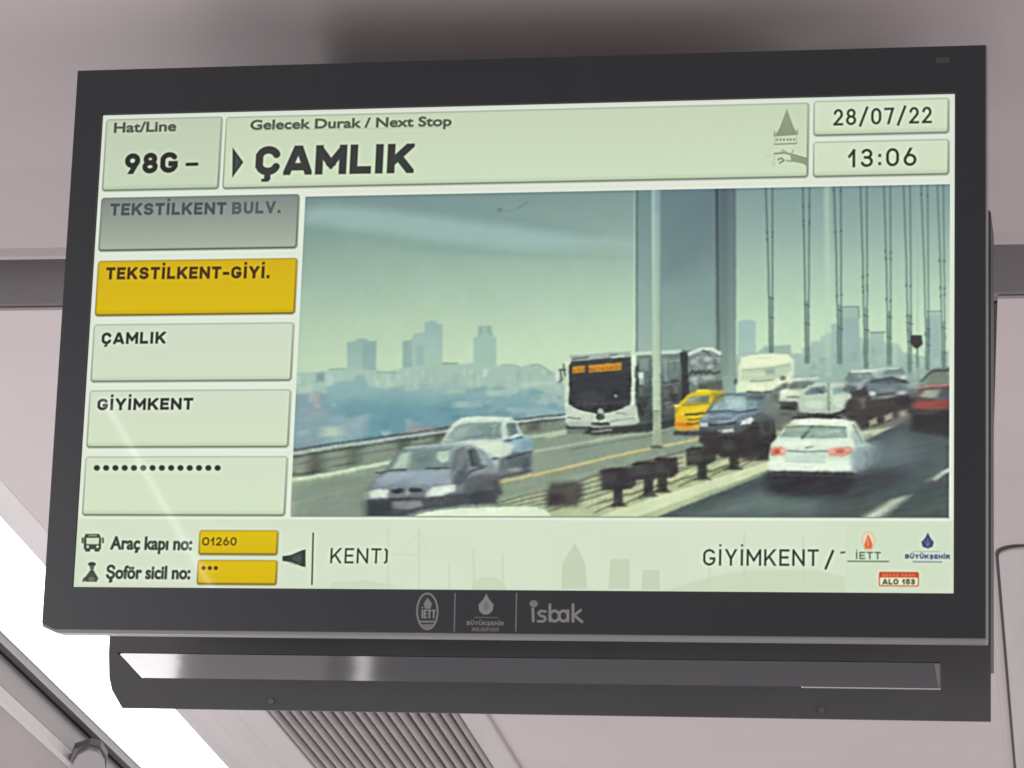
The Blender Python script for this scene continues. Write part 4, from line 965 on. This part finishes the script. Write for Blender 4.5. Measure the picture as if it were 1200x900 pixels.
# a camera's tone curve
s_[:] = np.clip((s_ - .5) * 1.13 + .5, .17, 1)
chroma = np.stack([noise2(h_, w_, 26, 41), noise2(h_, w_, 26, 42), noise2(h_, w_, 26, 43)], -1)
s_ += chroma * .018 * (low + .25)[..., None]
# blotches of a compressed photograph
nz = noise2(h_, w_, 60, 1) * .022 + noise2(h_, w_, 16, 2) * .012
s_ = cv[vx[1]:vx[3], vx[0]:vx[2]]
s_ += nz[..., None] * (.4 + ty[..., None])
CLIP = None
line([(354.5, 229), (340, 605)], 2.4, (222, 236, 210), 3, .5)
line([(342, 605.3), (1112, 606.6)], 1.2, (70, 84, 76), 2.5, .6)

# ================= 3. lettering
INK = (48, 50, 44)
btext('Hat/Line', (134, 155), (206, 153), 11.5, (70, 76, 66), .045, 3, .92)
btext('Gelecek Durak / Next Stop', (294, 151.5), (529, 147), 11, (72, 80, 66), .05, 3, .92)
line([(294, 153), (530, 149)], .8, (150, 162, 132), 2.5, .5)
text('98G', (146, 204), (208, 202), 24, .245, (46, 48, 44), 3, gap=.12); line([(219.5, 192.5), (231, 192.2)], 4, (46, 48, 44), 2.5)
poly([(273, 173), (285.5, 190), (272.5, 208)], (58, 62, 60), soft=3); poly([(276, 181), (282, 190), (275.5, 201)], (84, 90, 92), soft=4, alpha=.5)
text('ÇAMLIK', (299, 205.5), (485, 202.5), 34, .255, (58, 61, 58), 3.2, gap=.10)
text('28/07/22', (977, 147), (1092, 144), 19, .13, (54, 58, 46), 2.8, gap=.2)
text('13:06', (994, 196), (1074, 194), 21, .135, (54, 58, 46), 2.8, gap=.24)
text('TEKSTİLKENT', (129, 252.5), (265, 251), 14, .235, (68, 72, 76), 2.8, .9, gap=.14); text('BULV.', (272, 251), (329, 249.5), 14, .235, (78, 82, 84), 2.8, .85, gap=.16)
text('TEKSTİLKENT-GİYİ.', (124, 327.5), (316, 326), 14, .235, (70, 48, 24), 2.8, gap=.15)
text('ÇAMLIK', (119, 403.5), (194, 402.5), 13.5, .235, (48, 50, 50), 2.8, gap=.15)
text('GİYİMKENT', (114, 481), (226, 480), 13.5, .235, (46, 48, 48), 2.8, gap=.15)
for i in range(14):
    ell(113.5 + i * 10.9, 548.6, 3.6, 3.3, (60, 62, 52), 3)
# bottom strip
y0_ = int(T([(90, 607)])[0][1]) + 3
cv[y0_:] = cv[y0_:] * .25 + .75 * (col((216, 231, 201)) * (1 - yy[y0_:]) + col((209, 224, 195)) * yy[y0_:])
cv[y0_:, :] += noise2(TH - y0_, TW, 60, 9)[..., None] * .012
SH = (202, 216, 186)
for x in (455, 491): line([(x, 620), (x, 690)], 2.2, SH, 5, .7)
line([(491, 622), (505, 655)], 1.5, SH, 5, .4); line([(440, 648), (492, 651)], 2, SH, 5, .6); line([(491, 622), (470, 650)], 1.5, SH, 5, .35)
for x, y in ((526, 664), (555, 646), (589, 650), (831, 640), (872, 626), (941, 628)): line([(x, y), (x + .5, 690)], 2.4, SH, 5, .75)
ell(573, 690, 20, 14, SH, 6, .8); poly([(674, 636), (686, 660), (688, 690), (658, 690), (659, 660)], (197, 211, 181), soft=5, alpha=.9)
poly([(715, 655), (738, 655), (738, 690), (713, 690)], (198, 212, 182), soft=5, alpha=.9); poly([(753, 668), (773, 668), (773, 691), (752, 691)], (198, 212, 182), soft=5, alpha=.9)
poly([(780, 692), (810, 682), (850, 672), (880, 668), (960, 668), (990, 676), (990, 693)], (201, 215, 184), soft=10, alpha=.7); poly([(385, 690), (390, 682), (430, 680), (470, 688)], SH, soft=6, alpha=.7)
poly([(991, 612), (1112, 612), (1112, 690), (991, 690)], (206, 224, 192), soft=5, alpha=.5)
btext('Araç kapı no:', (129.5, 643.5), (224, 644.5), 15, (58, 64, 56), .046, 3, .97)
btext('Şoför sicil no:', (124.5, 678), (222, 678.5), 15, (58, 64, 56), .046, 3, .97)
panel('number_field', [(234, 622), (326, 622), (325, 650), (233, 650)], (222, 192, 4), (216, 184, 0), (116, 98, 20), 'yellow field with the vehicle number 01260', rad=5, shade=4)
panel('number_field', [(232, 657), (325, 657), (324, 685), (231, 685)], (222, 192, 4), (216, 184, 0), (116, 98, 20), 'yellow field with three dots', rad=5, shade=4)
text('O1260', (237, 639.5), (277, 639.5), 9.5, .17, (84, 62, 20), 2.6, gap=.16)
for x in (238.5, 246, 253): ell(x, 666, 2.4, 2.3, (84, 62, 20), 2.6)
# bus pictogram
IC = (74, 80, 70)
poly([(98, 631), (100, 626), (116, 626), (118.5, 631), (118, 644), (98, 644)], IC, soft=3); poly([(101, 630.5), (116, 630.5), (115.5, 638), (101, 638)], (206, 222, 190), soft=3)
line([(104, 628), (113, 628)], 1.2, (190, 206, 176), 2, .9); ell(102.5, 641, 1.6, 1.6, (206, 222, 190), 2); ell(114, 641, 1.6, 1.6, (206, 222, 190), 2); line([(101, 645), (104, 645)], 3.4, IC, 2.5); line([(112, 645), (115, 645)], 3.4, IC, 2.5); line([(96.5, 631), (96.5, 636)], 2, IC, 2.5); line([(120.5, 631), (120.5, 636)], 2, IC, 2.5)
# driver pictogram
ell(107.5, 661.5, 4.6, 2.6, (70, 76, 66), 2.5); ell(107.5, 665.5, 2.6, 2.6, (96, 104, 90), 2.5); poly([(106, 668), (109, 668), (115, 678), (113, 682), (100, 682), (98.5, 678)], (78, 84, 74), soft=3.5); ell(107, 679, 4, 2.4, (120, 128, 112), 3, .8); line([(99, 678), (97.5, 681)], 2.4, IC, 3)
# loudspeaker
poly([(331, 652), (341, 650.5), (354, 645), (358, 644), (358, 664.5), (354, 664), (341, 659), (331, 657.5)], (58, 64, 60), soft=3); poly([(343, 652), (353, 648), (353, 661), (343, 657)], (88, 92, 90), soft=4, alpha=.6); line([(339, 660), (346, 662), (350, 661)], 1, (140, 152, 130), 2.5, .7)
line([(367, 625), (365.5, 685)], 1.6, (62, 70, 56), 2.6)
text('KENT)', (387, 660), (454, 660.5), 17.5, .115, (46, 50, 40), 2.6, gap=.2)
text('GİYİMKENT', (824, 662.5), (959, 663), 19, .12, (46, 50, 42), 2.8, gap=.19); line([(967.5, 666), (976, 645.5)], 2.4, (46, 50, 42), 2.8); line([(985.5, 647.5), (989.5, 647)], 1.8, (60, 64, 54), 3, .9)
line([(993.5, 657.5), (1041, 657.8)], 1.3, (88, 98, 82), 3, .9)
# emblems
ell(1017.5, 634, 7.4, 11, (238, 214, 178), 4, .9); poly([(1017, 626), (1020, 632), (1022.5, 638), (1021, 643), (1013.5, 643), (1012.5, 638), (1015, 632)], (222, 116, 72), soft=3); line([(1017, 632), (1017, 639)], 1.2, (246, 190, 150), 2.5, .7)
ring_a = np.linspace(0, 2 * np.pi, 26); line([(1017.5 + 7.4 * math.cos(a), 634 + 11 * math.sin(a)) for a in ring_a], .8, (196, 178, 140), 2.5, .7)
text('İETT', (1002.5, 655), (1032, 655), 8.4, .17, (80, 92, 76), 2.6, .95, gap=.18)
poly([(1087, 624), (1090, 630), (1094, 635), (1092.5, 640.5), (1087, 642.5), (1081, 640.5), (1079.5, 635), (1084, 630)], (62, 76, 120), soft=3); line([(1087, 631), (1087, 639)], 1.1, (128, 142, 172), 2.5, .8); line([(1083.5, 634), (1086.8, 640), (1090.5, 634)], .9, (124, 138, 168), 2.5, .7)
text('BÜYÜKŞEHİR', (1060.5, 654.3), (1113, 654.8), 5, .26, (52, 66, 120), 2.2, .95, gap=.16)
line([(1070, 646), (1101, 646.3)], 1.1, (150, 166, 176), 2.5, .7); line([(1070, 658), (1103, 658.3)], 1.5, (110, 126, 160), 2.5, .8)
rc = rect_of([(1029.5, 670), (1076.5, 670), (1076.5, 687), (1030, 687)])
rrect((rc[0] - 3, rc[1] - 3, rc[2] + 3, rc[3] + 2), 6, (236, 222, 186), soft=3); rrect(rc, 4, (168, 92, 66), soft=2.5); rrect((rc[0] + 2, rc[1] + 12, rc[2] - 2, rc[3] - 2), 3, (230, 226, 190), soft=2.5); rrect((rc[0] + 1, rc[1] + 1, rc[2] - 1, rc[1] + 12), 3, (198, 84, 52), soft=2.5)
text('BEYAZ MASA', (1034, 675.2), (1072, 675.2), 3, .24, (232, 160, 120), 2.2, .8, gap=.2)
text('ALO 153', (1034, 684.6), (1072, 684.6), 6.2, .22, (58, 60, 40), 2.3, .95, gap=.16)
# Galata tower emblem in the header
TG = (146, 160, 132)
poly([(922.5, 127), (930, 148), (935, 158), (907.5, 160), (914, 150)], (148, 164, 136), (138, 152, 126), 3); line([(907.5, 159), (908, 154)], 1.5, TG, 2.5); line([(935, 157), (934.5, 152)], 1.5, TG, 2.5)
line([(908, 169), (934, 168)], 1.6, (128, 142, 114), 2.5, .9); line([(908, 161), (908.5, 169)], 1, (168, 182, 152), 2.5); line([(934, 160), (934, 168)], 1, (168, 182, 152), 2.5)
for x in (911, 915, 919, 923.5, 927, 931): ell(x, 163.5, 1.3, 1.6, (122, 136, 110), 2.4, .8)
line([(908, 180), (920, 179), (932, 182), (946, 186)], 2, (126, 138, 112), 3, .9); poly([(926, 182), (946, 186), (946, 195), (942, 192), (928, 189)], (138, 150, 124), soft=3.5, alpha=.9)
line([(916, 178), (918, 175.5), (921, 178)], 1.2, TG, 2.5); line([(928, 180), (930, 176)], 1.2, TG, 2.5); line([(912, 187), (916, 185), (919, 188), (914, 191)], 1.8, (118, 130, 104), 2.6, .9); line([(922, 188), (928, 189)], 1.6, (134, 146, 120), 2.6, .9); line([(908, 181), (908, 194)], 1, (178, 192, 162), 2.6, .8); line([(898, 183), (905, 181)], 1.4, (190, 204, 174), 4, .6); line([(905, 190), (906, 195)], 1.2, (184, 198, 168), 3, .7)

# thin bright gap lines of the page, then the phone's mild sharpening
cv = np.clip(cv, 0, 1)
soft_ = blur1(blur1(cv, 1.0, 0), 1.0, 1)
wide = blur1(blur1(soft_, 4.0, 0), 4.0, 1)
cv = np.clip((soft_ + .5 * (soft_ - wide)) * np.array([1.0, .998, 1.006], np.float32), 0, 1)
# ================= canvases to Blender images
def to_image(name, a, noncolor=False):
    h, w = a.shape[:2]
    img = bpy.data.images.new(name, w, h, alpha=False)
    if noncolor:
        img.colorspace_settings.name = 'Non-Color'
    buf = np.ones((h, w, 4), np.float32)
    buf[..., :3] = a if a.ndim == 3 else a[..., None]
    img.pixels.foreach_set(buf[::-1].ravel())
    img.update()
    img.pack()
    return img
IMG = to_image('display_picture', cv)

# printed emblems on the frame: a mask, sRGB-free
PAGE = cv
LX0, LX1, LZ0, LZ1 = -0.056, 0.056, -0.1575, -0.1335      # metres in the frame's own plane
LW, LH = 1344, 288
cv = np.zeros((LH, LW, 3), np.float32)
SW, SH2 = TW, TH
def T(pts):
    p = np.atleast_2d(np.array(pts, float))
    q = np.c_[p, np.ones(len(p))] @ HM.T
    q = q[:, :2] / q[:, 2:]
    X = (q[:, 0] / SW - .5) * 0.476
    Z = (.5 - q[:, 1] / SH2) * 0.268
    return np.c_[(X - LX0) / (LX1 - LX0) * LW, (LZ1 - Z) / (LZ1 - LZ0) * LH]
TW, TH = LW, LH
K = LW / (LX1 - LX0) * .476 / SW / 1.0
def pl(pts, w, v, soft=7, al=1):
    line(pts, w * K / 1.0, (v, v, v), soft, al)
def pp(pts, v, soft=7, al=1):
    poly(pts, (v, v, v), soft=soft, alpha=al)
a_ = np.linspace(0, 2 * np.pi, 40)
pl([(501.5 + 12 * math.cos(t), 717 + 21 * math.sin(t)) for t in a_], 2.0, 205)
pp([(502, 701), (507, 708), (505, 714), (499, 714), (497, 708)], 190)
text('İETT', (494.5, 725), (511, 725), 10, .2, (225, 225, 225), 6, gap=.12)
pl([(493, 729), (510, 729)], 2, 190); pp([(494, 732), (509, 732), (503, 738), (499, 738)], 150)
pl([(534, 696), (533, 740)], 1.3, 170); pl([(606, 696), (605, 740)], 1.3, 170)
pp([(570.5, 696), (574, 703), (579, 709), (578, 716), (573, 720.5), (567, 720.5), (562, 716), (561.5, 709), (567, 703)], 225)
pp([(570.5, 704), (574, 710), (572, 716), (568, 716), (567, 710)], 160)
pl([(557, 724), (584, 724.3)], 1, 110)
text('BÜYÜKŞEHİR', (547.5, 733), (591, 733.5), 4.6, .25, (175, 175, 175), 6, gap=.14)
text('BELEDİYESİ', (554, 740), (585, 740.3), 4, .24, (140, 140, 140), 6, gap=.14)
ell(626, 708, 4.8, 4.2, (170, 170, 170), 7)
W4 = 3.1
pl([(625, 714), (625.5, 728)], W4, 215)
pl([(640, 717), (634, 716.5), (631.5, 719), (634, 722), (638.5, 723), (640, 726), (637.5, 728.5), (631, 728.5)], W4 * .9, 215)
pl([(645, 709), (645, 728)], W4, 215); pl([(645 + 5.5 + 5.5 * math.cos(t), 722.3 + 6 * math.sin(t)) for t in a_], W4, 215)
pl([(666 + 0, 716), (666, 728)], W4, 215); pl([(661 + 5.2 * math.cos(t), 722.3 + 6 * math.sin(t)) for t in a_], W4, 215)
pl([(672, 709), (672, 728.5)], W4, 215); pl([(681, 715.5), (673.5, 721.5), (682.5, 729)], W4, 215)
LOGO = to_image('frame_print', np.clip(cv, 0, 1), True)
TW, TH = SW, SH2

# ---- materials that use them
M_SCREEN = bpy.data.materials.new('lit_lcd')
M_SCREEN.use_nodes = True
nt = M_SCREEN.node_tree
p = nt.nodes['Principled BSDF']
p.inputs['Base Color'].default_value = (0.006, 0.006, 0.006, 1)
p.inputs['Roughness'].default_value = 0.03
p.inputs['Specular IOR Level'].default_value = 0.16
ti = nt.nodes.new('ShaderNodeTexImage')
ti.image = IMG
ti.extension = 'EXTEND'
uvn = nt.nodes.new('ShaderNodeUVMap')
uvn.uv_map = 'UVMap'
nt.links.new(uvn.outputs[0], ti.inputs[0])
nt.links.new(ti.outputs['Color'], p.inputs['Emission Color'])
p.inputs['Emission Strength'].default_value = 0.97

M_FRAME = mat('dark_frame_plastic', (0.018, 0.020, 0.024), 0.33, 0.42, noise=0.07, nscale=16, bump=0.03, bscale=2600)
nt = M_FRAME.node_tree
p = nt.nodes['Principled BSDF']
old = p.inputs['Base Color'].links[0].from_socket
tc = nt.nodes.new('ShaderNodeTexCoord')
mp = nt.nodes.new('ShaderNodeSeparateXYZ')
nt.links.new(tc.outputs['Object'], mp.inputs[0])
def mr(src, a, b2):
    r = nt.nodes.new('ShaderNodeMapRange')
    r.clamp = False
    r.inputs['From Min'].default_value = a
    r.inputs['From Max'].default_value = b2
    nt.links.new(src, r.inputs['Value'])
    return r.outputs[0]
cb = nt.nodes.new('ShaderNodeCombineXYZ')
nt.links.new(mr(mp.outputs['X'], LX0, LX1), cb.inputs[0])
nt.links.new(mr(mp.outputs['Z'], LZ0, LZ1), cb.inputs[1])
ti = nt.nodes.new('ShaderNodeTexImage')
ti.image = LOGO
ti.extension = 'CLIP'
nt.links.new(cb.outputs[0], ti.inputs[0])
mx = nt.nodes.new('ShaderNodeMix')
mx.data_type = 'RGBA'
nt.links.new(ti.outputs['Color'], mx.inputs[0])
nt.links.new(old, mx.inputs[6])
mx.inputs[7].default_value = (0.27, 0.27, 0.28, 1)
nt.links.new(mx.outputs[2], p.inputs['Base Color'])
M_HIGHLIGHT = mat('edge_highlight', (0.75, 0.75, 0.76), 0.15, 0.5, metallic=0.9)  # bright metal standing in for the highlight on the slot lip


# ------------------------------------------------------------------ the information display
TILT = 0.21183957
MW, MH = 0.476, 0.268
mon = empty('information_display', (-0.30486, 1.40611, EYE + 0.64477),
            'wide dark grey passenger information monitor with a lit green-white route screen', 'monitor', rot=(TILT, 0, 0))
OX, OT, OB = 0.2543, 0.1604, -0.1592
# front frame: one ring round the screen
def ring(outer, inner, y0, y1):
    bm = bmesh.new()
    def loop(pts, y):
        return [bm.verts.new((x, y, z)) for x, z in pts]
    of, inf = loop(outer, y0), loop(inner, y0)
    ob, inb = loop(outer, y1), loop(inner, y1)
    n = len(outer)
    m = len(inner)
    # corners matched: both outlines carry the same number of points
    for i in range(n):
        j = (i + 1) % n
        bm.faces.new((of[i], of[j], inf[j], inf[i]))
        bm.faces.new((ob[i], inb[i], inb[j], ob[j]))
        bm.faces.new((of[i], ob[i], ob[j], of[j]))
        bm.faces.new((inf[i], inf[j], inb[j], inb[i]))
    return bm
outer = [(-OX, OT), (OX, OT), (OX, -0.1572), (-0.2475, -0.1572), (-OX, -0.1545)]
iw, ih = MW / 2 + 0.0004, MH / 2 + 0.0004
inner = [(-iw, ih), (iw, ih), (iw, -ih), (-iw + 0.02, -ih), (-iw, -ih)]
b = ring(outer, inner, -0.0012, 0.006)
fr = link('front_frame', b, M_FRAME, mon)
# casing behind the frame: its lower edge shows as a paler lip
def casing():
    o1 = [(-OX - 0.0006, OT + 0.0004), (OX + 0.0010, OT + 0.0004), (OX + 0.0010, -0.1594), (-0.2465, -0.1594), (-OX - 0.0006, -0.1560)]
    bm = prism(o1, 'y', 0.0008, 0.013, 0.0009, 2)
    return bm
# hollow front of the casing is filled by the panel itself, kept 1 mm behind the picture
cs = link('casing', casing(), M_LIP, mon)
for v in cs.data.vertices:
    if v.co.y < 0.005 and abs(v.co.x) < 0.2520 and -0.1550 < v.co.z < 0.158:
        v.co.y = 0.0025
link('rear_body', box(-0.225, 0.225, 0.0132, 0.1098, -0.120, 0.150, 0.006), M_CASE, mon)
link('sensor_window', box(0.2280, 0.2355, -0.0018, -0.0010, 0.1508, 0.1542, 0.0003), M_SENSOR, mon)

scr = link('screen', bmesh.new(), None, mon)
def sheet(name, x0, x1, z0, z1, y, m, parent):
    me = bpy.data.meshes.new(name)
    me.from_pydata([(x0, y, z0), (x1, y, z0), (x1, y, z1), (x0, y, z1)], [], [(0, 1, 2, 3)])
    uv = me.uv_layers.new(name='UVMap')
    for k, (x, z) in enumerate(((x0, z0), (x1, z0), (x1, z1), (x0, z1))):
        uv.data[k].uv = (x / MW + 0.5, z / MH + 0.5)
    me.materials.append(m)
    o = bpy.data.objects.new(name, me)
    scene.collection.objects.link(o)
    o.parent = parent
    return o
bpy.data.objects.remove(scr)
scr = sheet('screen', -MW / 2, MW / 2, -MH / 2, MH / 2, 0.0003, M_SCREEN, mon)
for name, (u0, v0, u1, v1), lab in PANELS:
    o = sheet(name, (u0 / TW - .5) * MW, (u1 / TW - .5) * MW, (.5 - v1 / TH) * MH, (.5 - v0 / TH) * MH, 0.0, M_SCREEN, scr)
    if lab:
        o['label'] = lab

# rear housing: a plate with a long slot in it, the slot roofed with gloss plastic
D = 0.11
hz = empty('rear_housing', (0, 0, 0))
bpy.data.objects.remove(hz)
HX, HB, HT = 0.2535, -0.1898, 0.108
sx0, sx1, sz0, sz1 = -0.2485, 0.2264, -0.1722, -0.1577
b = bmesh.new()
def plate_piece(pts, y0=D, y1=D + 0.055):
    prism(pts, 'y', y0, y1, bm=b)
# full outline: left chamfered corner, sloping right shoulder; slot cut by building around it
plate_piece([(-HX, sz1), (HX, sz1), (HX, HT - 0.01), (HX - 0.01, HT), (-HX + 0.01, HT), (-HX, HT - 0.01)])
plate_piece([(-HX + 0.0012, sz0), (-HX + 0.0033, -0.1795), (-0.2434, HB), (HX, HB), (HX, sz0)], D, D + 0.003)
plate_piece([(-HX, sz1), (-HX + 0.0012, sz0), (sx0 + 0.0157, sz0), (sx0, sz1)], D, D + 0.003)
plate_piece([(sx1, sz1), (sx1, sz0), (HX, sz0), (HX, sz1)], D, D + 0.003)
bmesh.ops.remove_doubles(b, verts=b.verts, dist=1e-5)
rh = link('rear_housing', b, M_CASE, mon)
# sloping gloss roof of the slot
b = bmesh.new()
prism([(D + 0.0006, sz1 - 0.0004), (D + 0.0540, sz1 - 0.0100), (D + 0.054, sz1 - 0.0085), (D + 0.0006, sz1 + 0.0006)], 'x', sx0 + 0.0003, sx1 - 0.0003, bm=b)
link('gloss_strip', b, M_GLOSS, rh)
b = bmesh.new()
prism([(sx1 - 0.0036, sz1 - 0.0006), (sx1 - 0.0002, sz1 - 0.0006), (sx1 - 0.0002, sz0 + 0.0002), (sx1 - 0.0012, sz0 + 0.0002)], 'y', D + 0.0004, D + 0.0030, bm=b)
link('end_cap', b, M_LIP, rh)
link('edge_highlight', box(0.150, sx1, D - 0.0008, D + 0.0008, sz0 - 0.0007, sz0 + 0.0003, 0.0003), M_HIGHLIGHT, rh)  # sliver added as the lip highlight, right end only
for x, z in ((-0.1540, -0.1848), (0.1612, -0.1849)):
    b = bmesh.new()
    bmesh.ops.create_cone(b, cap_ends=True, segments=20, radius1=0.0021, radius2=0.0017, depth=0.0014,
                          matrix=Matrix.Translation((x, D - 0.0004, z)) @ Matrix.Rotation(math.radians(90), 4, 'X'))
    o = link('screw', b, M_SCREW, rh)
# hidden bracket that hangs the monitor, sized to deepen the ceiling shade above it
b = box(-0.15, 0.215, 0.088, 0.150, 0.1504, 0.168, 0.004)
link('mounting_bracket', b, M_CASE, mon)
